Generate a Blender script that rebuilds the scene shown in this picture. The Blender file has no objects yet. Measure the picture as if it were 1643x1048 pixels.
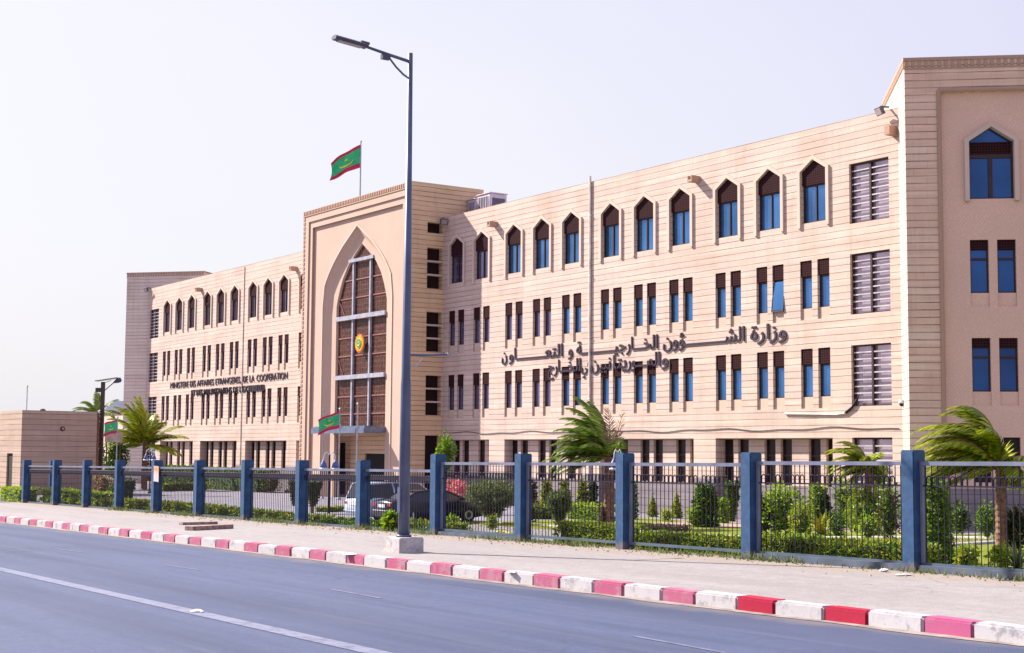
import bpy, bmesh, math, random
from mathutils import Vector, Matrix
import numpy as np
R = math.radians
random.seed(7)
sc = bpy.context.scene
COL = sc.collection
# ------------------------------------------------------------------ camera, sky, sun, exposure
CAM = Vector((78.03, -43.47, 2.4)); FPX = 2370.19
PITCH, ROLL, YAW = R(4.85494), R(0.43655), R(34.1171)
FW = Vector((-math.cos(YAW)*math.cos(PITCH), math.sin(YAW)*math.cos(PITCH), math.sin(PITCH)))
_r = Vector((math.sin(YAW), math.cos(YAW), 0)); _u = _r.cross(FW)
RT = _r*math.cos(ROLL) + _u*math.sin(ROLL); UP = _u*math.cos(ROLL) - _r*math.sin(ROLL)
cd = bpy.data.cameras.new('camera'); cam = bpy.data.objects.new('camera', cd); COL.objects.link(cam)
cam.matrix_world = Matrix(((RT.x, UP.x, -FW.x, CAM.x), (RT.y, UP.y, -FW.y, CAM.y), (RT.z, UP.z, -FW.z, CAM.z), (0, 0, 0, 1)))
cd.sensor_width = 36; cd.lens = FPX/1643*36; cd.clip_start = 0.1; cd.clip_end = 6000
sc.camera = cam
SUN = Vector((-1.837, -1.0, 1.675)).normalized()
w = bpy.data.worlds.new('World'); sc.world = w; w.use_nodes = True
nt = w.node_tree; nt.nodes.clear()
sky = nt.nodes.new('ShaderNodeTexSky'); sky.sky_type = 'NISHITA'; sky.sun_disc = False
sky.sun_elevation = math.asin(SUN.z); sky.sun_rotation = math.atan2(SUN.x, SUN.y)
sky.air_density = 1.2; sky.dust_density = 4.0; sky.ozone_density = 3.0
mixn = nt.nodes.new('ShaderNodeMix'); mixn.data_type = 'RGBA'; mixn.inputs[0].default_value = 0.86
mixn.inputs[7].default_value = (4.6, 4.58, 5.3, 1)          # pale lavender dust haze of the Sahel sky
tcw = nt.nodes.new('ShaderNodeTexCoord'); dotn = nt.nodes.new('ShaderNodeVectorMath'); dotn.operation = 'DOT_PRODUCT'; dotn.inputs[1].default_value = (-.95, .25, -.35)
nzw = nt.nodes.new('ShaderNodeTexNoise'); nzw.inputs['Scale'].default_value = 2.2; nzw.inputs['Detail'].default_value = 4
madw = nt.nodes.new('ShaderNodeMath'); madw.operation = 'MULTIPLY_ADD'; madw.inputs[1].default_value = .34
rampw = nt.nodes.new('ShaderNodeValToRGB'); rampw.color_ramp.elements[0].position = .60; rampw.color_ramp.elements[0].color = (.70, .67, 1, 1); rampw.color_ramp.elements[1].position = 1.08; rampw.color_ramp.elements[1].color = (.965, .95, 1.02, 1)
sclw = nt.nodes.new('ShaderNodeVectorMath'); sclw.operation = 'SCALE'; sclw.inputs['Scale'].default_value = 5.2
nt.links.new(tcw.outputs['Generated'], dotn.inputs[0]); nt.links.new(tcw.outputs['Generated'], nzw.inputs[0]); nt.links.new(nzw.outputs[0], madw.inputs[0]); nt.links.new(dotn.outputs['Value'], madw.inputs[2]); nt.links.new(madw.outputs[0], rampw.inputs[0]); nt.links.new(rampw.outputs[0], sclw.inputs[0]); nt.links.new(sclw.outputs[0], mixn.inputs[7])
bg = nt.nodes.new('ShaderNodeBackground'); bg.inputs[1].default_value = 0.085
wo = nt.nodes.new('ShaderNodeOutputWorld')
nt.links.new(sky.outputs[0], mixn.inputs[6]); nt.links.new(mixn.outputs[2], bg.inputs[0]); nt.links.new(bg.outputs[0], wo.inputs[0])
sl = bpy.data.lights.new('sun', 'SUN'); sl.energy = 5.0; sl.angle = R(0.5); sl.color = (1.0, 0.93, 0.84)
so = bpy.data.objects.new('sun', sl); COL.objects.link(so); so.rotation_euler = SUN.to_track_quat('Z', 'Y').to_euler(); so.location = (0, -60, 60)
sc.view_settings.view_transform = 'Standard'; sc.view_settings.look = 'None'; sc.view_settings.gamma = 1
sc.view_settings.exposure = 1.15

# ------------------------------------------------------------------ survey helpers (photo bearings -> real points)
def ray(u, v): return FW + RT*((u-821.5)/FPX) - UP*((v-524)/FPX)
def hy(u, v, y=0.0):
    d = ray(u, v); t = (y-CAM.y)/d.y; return CAM + d*t
def hx(u, v, x):
    d = ray(u, v); t = (x-CAM.x)/d.x; return CAM + d*t
def xz(u, z, y=0.0):                                         # X on the plane y at height z for a bearing u
    k = (u-821.5)/FPX; n = RT - FW*k
    return CAM.x - (n.y*(y-CAM.y) + n.z*(z-CAM.z))/n.x
def pxm(p): return FPX/((Vector(p)-CAM).dot(FW))
def sst(t): t = min(1, max(0, t)); return t*t*(3-2*t)
def zroad(x): return min(.9, max(-.2, .65+.0084*(x-78.03)))
def ykerb(x): return -31.2+.012*(x-66)
def yfen(x): return -26.15+.02*(x-63)
def zyard(x): return -.42*(1-sst((x-40)/12))
def base(x, y):
    if y < ykerb(x): return zroad(x)
    t = sst((y-yfen(x)-.5)/5.5)
    return (zroad(x)+.15)*(1-t) + zyard(x)*t
def at(u, v):
    d = ray(u, v); t = 8.0
    while t < 300:
        p = CAM+d*t
        if p.z < base(p.x, p.y): break
        t += .04
    return p

# ------------------------------------------------------------------ mesh builder
class MB:
    def __init__(s): s.v = []; s.f = []; s.m = []; s.M = None
    def add(s, vs, fs, mi=0, M=None):
        b = len(s.v)
        for p in vs:
            p = Vector(p)
            if M is not None: p = M @ p
            if s.M is not None: p = s.M @ p
            s.v.append(tuple(p))
        for f in fs: s.f.append([b+i for i in f]); s.m.append(mi)
        return s
    def quad(s, a, b, c, d, mi=0, M=None): return s.add([a, b, c, d], [(0, 1, 2, 3)], mi, M)
    def box(s, x0, x1, y0, y1, z0, z1, mi=0, M=None):
        vs = [(x, y, z) for z in (z0, z1) for y in (y0, y1) for x in (x0, x1)]
        return s.add(vs, [(0, 2, 3, 1), (4, 5, 7, 6), (0, 1, 5, 4), (2, 6, 7, 3), (0, 4, 6, 2), (1, 3, 7, 5)], mi, M)
    def tube(s, pts, r, n=6, mi=0, cap=True, M=None):
        pts = [Vector(p) for p in pts]; rs = r if isinstance(r, (list, tuple)) else [r]*len(pts)
        vs = []; fs = []
        up = None
        for i, p in enumerate(pts):
            d = (pts[min(i+1, len(pts)-1)]-pts[max(i-1, 0)]).normalized()
            if up is None: up = Vector((0, 0, 1)) if abs(d.z) < .9 else Vector((1, 0, 0))
            a = d.cross(up).normalized(); up = a.cross(d).normalized()
            for k in range(n):
                t = 2*math.pi*k/n; vs.append(p + a*(math.cos(t)*rs[i]) + up*(math.sin(t)*rs[i]))
        for i in range(len(pts)-1):
            for k in range(n):
                fs.append((i*n+k, i*n+(k+1) % n, (i+1)*n+(k+1) % n, (i+1)*n+k))
        if cap: fs.append(tuple(range(n-1, -1, -1))); fs.append(tuple(range((len(pts)-1)*n, len(pts)*n)))
        return s.add(vs, fs, mi, M)
    def lathe(s, prof, n=16, mi=0, M=None, cap=True):
        vs = []; fs = []
        for r_, z in prof:
            for k in range(n): t = 2*math.pi*k/n; vs.append((r_*math.cos(t), r_*math.sin(t), z))
        for i in range(len(prof)-1):
            for k in range(n): fs.append((i*n+k, i*n+(k+1) % n, (i+1)*n+(k+1) % n, (i+1)*n+k))
        if cap: fs.append(tuple(range(n-1, -1, -1))); fs.append(tuple(range((len(prof)-1)*n, len(prof)*n)))
        return s.add(vs, fs, mi, M)
    def prism(s, poly, y0, y1, mi=0, M=None):                # polygon in xz, extruded along y
        n = len(poly); vs = [(x, y0, z) for x, z in poly]+[(x, y1, z) for x, z in poly]
        fs = [tuple(range(n)), tuple(range(2*n-1, n-1, -1))]+[(i, i+n, (i+1) % n+n, (i+1) % n) for i in range(n)]
        return s.add(vs, fs, mi, M)
    def build(s, name, mats, parent=None, smooth=False, bevel=0, fixn=False):
        me = bpy.data.meshes.new(name); me.from_pydata(s.v, [], s.f)
        if not isinstance(mats, (list, tuple)): mats = [mats]
        for m in mats: me.materials.append(m)
        me.polygons.foreach_set('material_index', s.m)
        if fixn or bevel:
            bm = bmesh.new(); bm.from_mesh(me)
            if bevel:
                bmesh.ops.remove_doubles(bm, verts=bm.verts, dist=1e-4)
            bmesh.ops.recalc_face_normals(bm, faces=bm.faces)
            if bevel:
                es = [e for e in bm.edges if e.is_manifold and e.calc_face_angle(0) > .5]
                bmesh.ops.bevel(bm, geom=es, offset=bevel, segments=2, affect='EDGES', clamp_overlap=True)
            bm.to_mesh(me); bm.free()
        uv = me.uv_layers.new(name='UVMap')
        if len(me.vertices):
            n = len(me.loops); vi = np.empty(n, 'i'); me.loops.foreach_get('vertex_index', vi)
            co = np.empty(len(me.vertices)*3, 'f'); me.vertices.foreach_get('co', co); co = co.reshape(-1, 3)[vi]
            pn = np.empty(len(me.polygons)*3, 'f'); me.polygons.foreach_get('normal', pn); pn = pn.reshape(-1, 3)
            lt = np.empty(len(me.polygons), 'i'); me.polygons.foreach_get('loop_total', lt); ln = np.repeat(pn, lt, axis=0)
            h = np.hypot(ln[:, 0], ln[:, 1]); flat = np.abs(ln[:, 2]) > .9; h[h < 1e-6] = 1
            U = (-co[:, 0]*ln[:, 1]+co[:, 1]*ln[:, 0])/h; V = co[:, 2].copy(); U[flat] = co[flat, 0]; V[flat] = co[flat, 1]
            uv.data.foreach_set('uv', np.stack([U, V], 1).astype('f').ravel())
        if smooth: me.polygons.foreach_set('use_smooth', [True]*len(me.polygons))
        me.update()
        o = bpy.data.objects.new(name, me); COL.objects.link(o)
        if parent: o.parent = parent
        return o
def tag(o, label=None, cat=None, group=None, kind=None):
    if label: o['label'] = label
    if cat: o['category'] = cat
    if group: o['group'] = group
    if kind: o['kind'] = kind
    return o
def empty(name, loc=(0, 0, 0), rz=0, parent=None):
    o = bpy.data.objects.new(name, None); COL.objects.link(o); o.location = loc; o.rotation_euler = (0, 0, rz)
    o.empty_display_size = .2
    if parent: o.parent = parent
    return o
def dup(o, parent=None, loc=None):
    c = o.copy(); COL.objects.link(c); c.parent = parent
    if loc is not None: c.location = loc
    for ch in list(o.children): dup(ch, c)
    return c

# ------------------------------------------------------------------ materials
class N:
    def __init__(s, name):
        s.m = bpy.data.materials.new(name); s.m.use_nodes = True; s.t = s.m.node_tree
        s.b = s.t.nodes['Principled BSDF']; s.out = s.t.nodes['Material Output']
    def n(s, typ, **kw):
        x = s.t.nodes.new('ShaderNode'+typ)
        for k, v in kw.items():
            if k.startswith('i_'):
                key = k[2:]; key = int(key) if key.isdigit() else key.replace('_', ' ')
                x.inputs[key].default_value = v
            else: setattr(x, k, v)
        return x
    def l(s, a, b): s.t.links.new(a, b)
    def noise(s, vec, scale, detail=4, rough=.55):
        x = s.n('TexNoise', i_Scale=scale, i_Detail=detail, i_Roughness=rough); 
        if vec is not None: s.l(vec, x.inputs['Vector'])
        return x.outputs[0]
    def ramp(s, f, stops):
        x = s.n('ValToRGB'); e = x.color_ramp.elements
        while len(e) < len(stops): e.new(.5)
        for i, (p, c) in enumerate(stops): e[i].position = p; e[i].color = (*c, 1) if len(c) == 3 else c
        s.l(f, x.inputs[0]); return x.outputs[0]
    def mix(s, f, a, b, mode='MIX'):
        x = s.n('Mix', data_type='RGBA', blend_type=mode)
        for sock, val in ((x.inputs[0], f), (x.inputs[6], a), (x.inputs[7], b)):
            if isinstance(val, (int, float)): sock.default_value = val
            elif isinstance(val, tuple): sock.default_value = (*val, 1) if len(val) == 3 else val
            else: s.l(val, sock)
        return x.outputs[2]
    def math(s, op, a, b=0.0, c=None):
        x = s.n('Math', operation=op)
        for i, val in enumerate((a, b) if c is None else (a, b, c)):
            if isinstance(val, (int, float)): x.inputs[i].default_value = val
            else: s.l(val, x.inputs[i])
        return x.outputs[0]
    def col(s, c):
        if isinstance(c, tuple): s.b.inputs['Base Color'].default_value = (*c, 1)
        else: s.l(c, s.b.inputs['Base Color'])
    def set(s, rough=.6, metal=0.0, spec=.4):
        s.b.inputs['Roughness'].default_value = rough; s.b.inputs['Metallic'].default_value = metal
        s.b.inputs['Specular IOR Level'].default_value = spec; return s
    def bump(s, h, strength=.3, dist=.02):
        x = s.n('Bump', i_Strength=strength, i_Distance=dist); s.l(h, x.inputs['Height']); s.l(x.outputs[0], s.b.inputs['Normal'])
    def pos(s): return s.n('NewGeometry').outputs['Position']
    def obj(s): return s.n('TexCoord').outputs['Object']
    def uv(s): return s.n('TexCoord').outputs['UV']
def simple(name, c, rough=.6, metal=0.0, var=.12, scale=3.0, spec=.4, dirt=None, usepos=True):
    k = N(name).set(rough, metal, spec); p = k.pos() if usepos else k.obj()
    f = k.noise(p, scale, 5)
    lo = tuple(max(0, x*(1-var*2)) for x in c); hi = tuple(min(1, x*(1+var*2)) for x in c)
    cc = k.ramp(f, [(.3, lo), (.7, hi)])
    if dirt:
        g = k.noise(p, scale*.37, 6, .7); cc = k.mix(k.ramp(g, [(.52, (0, 0, 0)), (.72, (.8, .8, .8))]), cc, dirt)
    k.col(cc); return k.m
def stone(name, c1, c2, mortar, course=.275, brick=1.15, mort=.020, stain=(.30, .19, .13), stain_amt=.55, vert=.55):
    k = N(name).set(.8, 0, .25); uv = k.uv()
    br = k.n('TexBrick', offset=.43, offset_frequency=2, squash=1.0, i_Scale=1.0, i_Mortar_Size=mort*.62, i_Mortar_Smooth=.25, i_Bias=0.0, i_Brick_Width=brick, i_Row_Height=course)
    br.inputs['Color1'].default_value = (*c1, 1); br.inputs['Color2'].default_value = (*c2, 1); br.inputs['Mortar'].default_value = (*mortar, 1)
    wob = k.noise(uv, .9, 3); wv = k.n('VectorMath', operation='SCALE', i_Scale=.035); cx = k.n('CombineXYZ'); k.l(wob, cx.inputs[1]); k.l(cx.outputs[0], wv.inputs[0])
    ad = k.n('VectorMath', operation='ADD'); k.l(uv, ad.inputs[0]); k.l(wv.outputs[0], ad.inputs[1]); k.l(ad.outputs[0], br.inputs['Vector'])
    sx = k.n('SeparateXYZ'); k.l(ad.outputs[0], sx.inputs[0])
    fr = k.math('FRACT', k.math('DIVIDE', sx.outputs[1], course)); d = k.math('ABSOLUTE', k.math('SUBTRACT', fr, .5))
    line = k.ramp(d, [(.5-mort/course*1.05, (0, 0, 0)), (.5-mort/course*.45, (1, 1, 1))])
    fade = k.ramp(k.noise(uv, .55, 4, .6), [(.3, (.3, .3, .3)), (.66, (1, 1, 1))])
    body = k.mix(vert, k.mix(.5, c1, c2), br.outputs[0])
    # each course its own tint, and sparse blotches from the quarry bed
    fine = k.noise(uv, 9, 6, .7); body = k.mix(k.ramp(fine, [(.35, (0, 0, 0)), (.7, (.34, .34, .34))]), body, tuple(x*.72 for x in c1))
    mp = k.n('Mapping'); mp.inputs['Scale'].default_value = (.5, .22, 1); k.l(uv, mp.inputs[0])
    big = k.noise(mp.outputs[0], 1.0, 6, .62); body = k.mix(k.ramp(big, [(.47, (0, 0, 0)), (.78, (stain_amt,)*3)]), body, stain)
    mp2 = k.n('Mapping'); mp2.inputs['Scale'].default_value = (.25, 3.6, 1); k.l(uv, mp2.inputs[0])
    rowv = k.noise(mp2.outputs[0], 1.0, 1, .5); body = k.mix(k.ramp(rowv, [(.38, (.30, .30, .30)), (.58, (0, 0, 0))]), body, tuple(x*.78 for x in c2))
    mp5 = k.n('Mapping'); mp5.inputs['Scale'].default_value = (.17, 3.6, 1); mp5.inputs['Location'].default_value = (7, 3, 0); k.l(uv, mp5.inputs[0])
    body = k.mix(k.ramp(k.noise(mp5.outputs[0], 1.0, 2, .6), [(.48, (0, 0, 0)), (.66, (.5, .5, .5))]), body, tuple(min(.8, x*1.16+.02) for x in c1))
    b2 = k.n('TexBrick', offset=.43, offset_frequency=2, i_Scale=1.0, i_Mortar_Size=0.0, i_Brick_Width=brick, i_Row_Height=course); b2.inputs['Color1'].default_value = (0, 0, 0, 1); b2.inputs['Color2'].default_value = (1, 1, 1, 1); k.l(ad.outputs[0], b2.inputs['Vector'])
    body = k.mix(k.math('MULTIPLY', b2.outputs[0], .30), body, tuple(x*.80 for x in c1))
    mp4 = k.n('Mapping'); mp4.inputs['Scale'].default_value = (2.4, .16, 1); k.l(uv, mp4.inputs[0]); stk = k.noise(mp4.outputs[0], 1.0, 5, .65)
    body = k.mix(k.ramp(stk, [(.52, (0, 0, 0)), (.76, (.42, .42, .42))]), body, tuple(x*.66 for x in c2))
    lf = k.math('MULTIPLY', line, fade); cc = k.mix(lf, body, mortar)
    k.col(cc)
    k.bump(k.math('SUBTRACT', k.math('MULTIPLY', fine, .3), lf), .5, .015)
    return k.m
def plaster(name, c, spec_c, scale=26, amt=.4, diamond=False):
    k = N(name).set(.85, 0, .2); uv = k.uv()
    if diamond:
        mp = k.n('Mapping'); mp.inputs['Rotation'].default_value = (0, 0, R(45)); k.l(uv, mp.inputs[0])
        vo = k.n('TexVoronoi', i_Scale=10.0, i_Randomness=.35); k.l(mp.outputs[0], vo.inputs['Vector']); f = vo.outputs['Distance']
        m1 = k.ramp(f, [(.12, (0, 0, 0)), (.5, (1, 1, 1))])
    else:
        f = k.noise(uv, scale, 5, .7); m1 = k.ramp(f, [(.35, (0, 0, 0)), (.75, (1, 1, 1))])
    body = k.mix(k.math('MULTIPLY', m1, amt), c, spec_c)
    big = k.noise(uv, .5, 5, .6); body = k.mix(k.ramp(big, [(.4, (0, 0, 0)), (.8, (.45, .45, .45))]), body, tuple(x*.72 for x in c))
    k.col(body); k.bump(f, .25, .01); return k.m
ST1, ST2 = (.615, .478, .40), (.555, .42, .345)
M = {}
M['stone'] = stone('limestone_cladding', ST1, ST2, (.21, .13, .105), mort=.019, vert=.4)
M['stone_guard'] = stone('guard_house_cladding', (.47, .35, .265), (.41, .30, .22), (.11, .06, .045), course=.33, vert=.35)
M['stone_pale'] = stone('skylit_tower_cladding', (.74, .62, .53), (.66, .54, .45), (.20, .14, .11), vert=.3)  # paler cladding copy, sky light on the shaded left tower painted in
M['stone_warm'] = stone('portal_flank_cladding', (.74, .515, .32), (.66, .44, .26), (.11, .06, .035), vert=.35)
M['stone_tower'] = stone('tower_cladding', (.80, .56, .415), (.72, .48, .345), (.19, .11, .085), mort=.023, vert=.3)
M['plaster'] = plaster('portal_plaster', (.53, .385, .30), (.47, .325, .25))
M['plaster_tex'] = plaster('patterned_plaster', (.76, .53, .41), (.60, .385, .285), amt=.55, diamond=True)
M['soffit'] = plaster('arch_soffit_plaster', (.60, .425, .32), (.42, .275, .195), scale=14, amt=.7)
M['trim'] = plaster('pale_stone_trim', (.60, .47, .385), (.54, .41, .33))
M['stone_plain'] = plaster('spandrel_stone', (.54, .42, .335), (.47, .35, .275), scale=8)
M['bead'] = plaster('carved_bead_stone', (.45, .30, .22), (.33, .20, .14), scale=10, amt=.6)
M['plinth'] = stone('grey_plinth_stone', (.24, .205, .225), (.20, .17, .185), (.07, .055, .065), course=.34, brick=.9, stain=(.20, .15, .15))
M['roofing'] = simple('roof_screed', (.42, .38, .34), .9)
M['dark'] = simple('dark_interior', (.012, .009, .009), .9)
M['frame'] = simple('window_frame_brown', (.035, .014, .015), .5)
def glass(name, c, metal=.75, rough=.06, streak=.35):
    k = N(name).set(rough, metal, .6); p = k.pos()
    f = k.noise(p, .35, 3); k.col(k.ramp(f, [(.3, tuple(x*(1-streak) for x in c)), (.7, tuple(x*(1+streak) for x in c))]))
    k.bump(k.noise(p, 1.6, 2), .04, .05); return k.m
M['glass'] = glass('blue_glass', (.075, .21, .42))
M['glass_dim'] = glass('dim_glass', (.16, .15, .26), .7)
M['glass_dark'] = simple('dark_glass', (.022, .012, .012), .3, spec=.2)
M['glass_purple'] = glass('purple_glass', (.46, .37, .41), .5, .18)
def lattice_mat():
    k = N('carved_wood_lattice').set(.8, 0, .04); uv = k.uv()
    mp = k.n('Mapping'); mp.inputs['Rotation'].default_value = (0, 0, R(45)); k.l(uv, mp.inputs[0])
    ch = k.n('TexChecker', i_Scale=14.0); k.l(mp.outputs[0], ch.inputs[0])
    f = k.noise(uv, 20, 3); c = k.mix(ch.outputs[1], (.013, .0048, .006), (.045, .017, .020)); c = k.mix(k.ramp(f, [(.4, (0, 0, 0)), (.8, (.5, .5, .5))]), c, (.05, .022, .022)); k.col(c); return k.m
M['lattice'] = lattice_mat()
def curtain_mat():
    k = N('maroon_curtain_glass').set(.35, .0, .12); uv = k.uv()
    f = k.noise(uv, 5, 6, .75); g = k.noise(uv, 60, 2); f2 = k.math('ADD', k.math('MULTIPLY', f, .6), k.math('MULTIPLY', g, .4))
    sx = k.n('SeparateXYZ'); k.l(uv, sx.inputs[0])
    gx = k.math('ABSOLUTE', k.math('SUBTRACT', k.math('FRACT', k.math('MULTIPLY', sx.outputs[0], 3.4)), .5)); gz = k.math('ABSOLUTE', k.math('SUBTRACT', k.math('FRACT', k.math('MULTIPLY', sx.outputs[1], 3.4)), .5))
    grid = k.ramp(k.math('MAXIMUM', gx, gz), [(.40, (0, 0, 0)), (.46, (1, 1, 1))])
    f2 = k.math('ADD', f2, k.math('MULTIPLY', grid, .10))
    k.col(k.ramp(f2, [(.35, (.012, .004, .004)), (.5, (.055, .021, .016)), (.68, (.19, .085, .06))])); return k.m
M['curtain'] = curtain_mat()
M['red_bar'] = simple('brick_red_bar', (.26, .10, .08), .5)
M['white_metal'] = simple('white_painted_metal', (.33, .33, .38), .4)
M['slat'] = simple('white_louvre', (.42, .39, .41), .45)
M['letter'] = simple('dark_bronze_letter', (.028, .015, .03), .45)
M['pipe'] = simple('pale_pipe', (.66, .58, .52), .5)
M['pole'] = simple('painted_steel_pole', (.085, .105, .175), .42, .1, var=.15, scale=1.4, dirt=(.06, .06, .09))
M['lamp_dark'] = simple('lamp_housing_grey', (.07, .065, .11), .45)
M['lens'] = simple('lamp_lens', (.34, .28, .27), .3)
def block_mat():
    k = N('rough_concrete').set(.9, 0, .2); p = k.pos(); f = k.noise(p, 9, 6, .7)
    k.col(k.ramp(f, [(.3, (.30, .265, .26)), (.55, (.50, .465, .455)), (.75, (.56, .525, .51))])); k.bump(f, .5, .03); return k.m
M['block'] = block_mat()
def fence_mat():
    k = N('blue_painted_concrete').set(.55, 0, .35); p = k.obj(); f = k.noise(p, 7, 6, .65)
    c = k.ramp(f, [(.28, (.011, .042, .108)), (.72, (.033, .092, .20))])
    sx = k.n('SeparateXYZ'); k.l(p, sx.inputs[0])
    wear = k.math('ADD', k.math('MULTIPLY', sx.outputs[2], -2.2), k.math('MULTIPLY', k.noise(p, 5, 5, .7), 1.5))   # paint worn and sand-stained round the foot
    c = k.mix(k.ramp(wear, [(.38, (0, 0, 0)), (.62, (.85, .85, .85))]), c, (.13, .11, .115))
    chip = k.noise(p, 13, 4, .6); c = k.mix(k.ramp(chip, [(.70, (0, 0, 0)), (.74, (.7, .7, .7))]), c, (.14, .14, .17)); k.col(c); k.bump(f, .3, .01); return k.m
M['fence'] = fence_mat()
M['rail'] = simple('lilac_grey_rail', (.15, .165, .235), .4, .2)
M['bar'] = simple('dark_iron_bar', (.020, .016, .034), .6, 0, spec=.15)
M['rail_blue'] = simple('blue_grey_rail', (.075, .11, .15), .45, .1, dirt=(.12, .12, .12))
def asphalt():
    k = N('worn_asphalt').set(.78, 0, .35); p = k.pos()
    f = k.noise(p, 45, 4, .8)
    c = k.ramp(f, [(.3, (.042, .057, .116)), (.7, (.078, .099, .184))])
    mp = k.n('Mapping'); mp.inputs['Scale'].default_value = (.05, 1.1, 1); k.l(p, mp.inputs[0]); st = k.noise(mp.outputs[0], 1.0, 6, .6)
    mid = k.noise(p, 7, 5, .75); c = k.mix(k.ramp(mid, [(.42, (0, 0, 0)), (.7, (.55, .55, .55))]), c, (.098, .115, .188))
    c = k.mix(k.ramp(st, [(.36, (.85, .85, .85)), (.60, (0, 0, 0))]), c, (.038, .050, .098))
    mp3 = k.n('Mapping'); mp3.inputs['Scale'].default_value = (.11, 2.6, 1); k.l(p, mp3.inputs[0]); st2 = k.noise(mp3.outputs[0], 1.0, 5, .7)
    c = k.mix(k.ramp(st2, [(.55, (0, 0, 0)), (.72, (.6, .6, .6))]), c, (.10, .11, .162))
    pa = k.noise(p, .33, 4, .55); c = k.mix(k.ramp(pa, [(.45, (0, 0, 0)), (.7, (.4, .4, .4))]), c, (.076, .088, .155))
    vo = k.n('TexVoronoi', feature='DISTANCE_TO_EDGE', i_Scale=.42); wp = k.n('VectorMath', operation='ADD'); nz = k.n('TexNoise', i_Scale=1.2, i_Detail=5.0); k.l(p, nz.inputs[0]); k.l(p, wp.inputs[0]); k.l(nz.outputs[1], wp.inputs[1]); k.l(wp.outputs[0], vo.inputs[0])
    crk = k.math('MULTIPLY', k.ramp(vo.outputs[0], [(.0, (1, 1, 1)), (.012, (0, 0, 0))]), k.ramp(k.noise(p, .18, 2), [(.52, (0, 0, 0)), (.6, (.6, .6, .6))]))
    c = k.mix(crk, c, (.025, .026, .04))
    sx = k.n('SeparateXYZ'); k.l(p, sx.inputs[0])           # sand drifted against the kerb
    dd = k.math('ADD', k.math('ADD', sx.outputs[1], 31.75), k.math('MULTIPLY', k.math('SUBTRACT', sx.outputs[0], 66), -.012))
    dd = k.math('ADD', dd, k.math('MULTIPLY', k.math('SUBTRACT', k.noise(p, 1.1, 5), .5), 1.5))
    c = k.mix(k.ramp(dd, [(.0, (0, 0, 0)), (.55, (.75, .75, .75))]), c, (.16, .135, .135))
    k.col(c); k.bump(f, .45, .012); return k.m
M['asphalt'] = asphalt()
def paintline():
    k = N('worn_road_paint').set(.6, 0, .3); p = k.pos(); f = k.noise(p, 6, 7, .75)
    k.col(k.ramp(f, [(.36, (.10, .11, .17)), (.52, (.195, .205, .28))])); return k.m
M['line'] = paintline()
M['line_faint'] = simple('ghost_road_paint', (.13, .14, .20), .7, var=.2, scale=5)
def sandconc():
    k = N('sandy_concrete').set(.9, 0, .2); p = k.pos(); f = k.noise(p, 5, 8, .7)
    c = k.ramp(f, [(.3, (.25, .229, .224)), (.7, (.325, .302, .295))])
    mp = k.n('Mapping'); mp.inputs['Scale'].default_value = (.16, .9, 1); k.l(p, mp.inputs[0]); g = k.noise(mp.outputs[0], 1, 6, .65); c = k.mix(k.ramp(g, [(.42, (0, 0, 0)), (.66, (.6, .6, .6))]), c, (.225, .20, .19))
    sx = k.n('SeparateXYZ'); k.l(p, sx.inputs[0])           # sand lying along the fence foot
    dd = k.math('ADD', k.math('ADD', sx.outputs[1], 27.3), k.math('MULTIPLY', k.math('SUBTRACT', sx.outputs[0], 63), -.02))
    dd = k.math('ADD', dd, k.math('MULTIPLY', k.math('SUBTRACT', k.noise(p, .9, 6), .5), 2.2))
    c = k.mix(k.ramp(dd, [(.0, (0, 0, 0)), (.7, (.8, .8, .8))]), c, (.29, .235, .19))
    vo = k.n('TexVoronoi', feature='DISTANCE_TO_EDGE', i_Scale=.5); wp = k.n('VectorMath', operation='ADD'); nz = k.n('TexNoise', i_Scale=1.0, i_Detail=6.0); k.l(p, nz.inputs[0]); k.l(p, wp.inputs[0]); k.l(nz.outputs[1], wp.inputs[1]); k.l(wp.outputs[0], vo.inputs[0])
    crk = k.math('MULTIPLY', k.ramp(vo.outputs[0], [(.0, (1, 1, 1)), (.014, (0, 0, 0))]), k.ramp(k.noise(p, .3, 2), [(.5, (0, 0, 0)), (.6, (.55, .55, .55))])); c = k.mix(crk, c, (.10, .085, .08))
    sp = k.noise(p, 28, 3, .6); c = k.mix(k.ramp(sp, [(.68, (0, 0, 0)), (.74, (.5, .5, .5))]), c, (.15, .125, .115))
    k.col(c); k.bump(k.noise(p, 3, 8, .7), .5, .05); return k.m
M['pavement'] = sandconc()
M['sand'] = simple('desert_sand', (.24, .19, .15), .95, var=.15, scale=1.2)
M['sand_pale'] = simple('pale_bed_sand', (.30, .225, .18), .95, var=.15, scale=2)
M['gutter'] = simple('gutter_dust', (.25, .21, .185), .95, var=.2, scale=4)
M['drive'] = simple('lilac_grey_paving', (.19, .178, .22), .8, var=.12, scale=1.5, dirt=(.20, .185, .20))
M['apron'] = simple('grey_apron', (.10, .095, .125), .85, var=.12, scale=1.5)
def lawn_mat():
    k = N('lawn_soil_and_grass').set(.9, 0, .2); p = k.pos(); f = k.noise(p, 3, 6, .7); g = k.noise(p, .35, 4)
    c = k.ramp(f, [(.3, (.07, .13, .008)), (.55, (.16, .21, .014)), (.75, (.25, .25, .03))]); c = k.mix(k.ramp(g, [(.45, (0, 0, 0)), (.68, (.8, .8, .8))]), c, (.22, .19, .06)); k.col(c); k.bump(f, .6, .05); return k.m
M['lawn'] = lawn_mat()
M['grassblade'] = None
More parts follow.
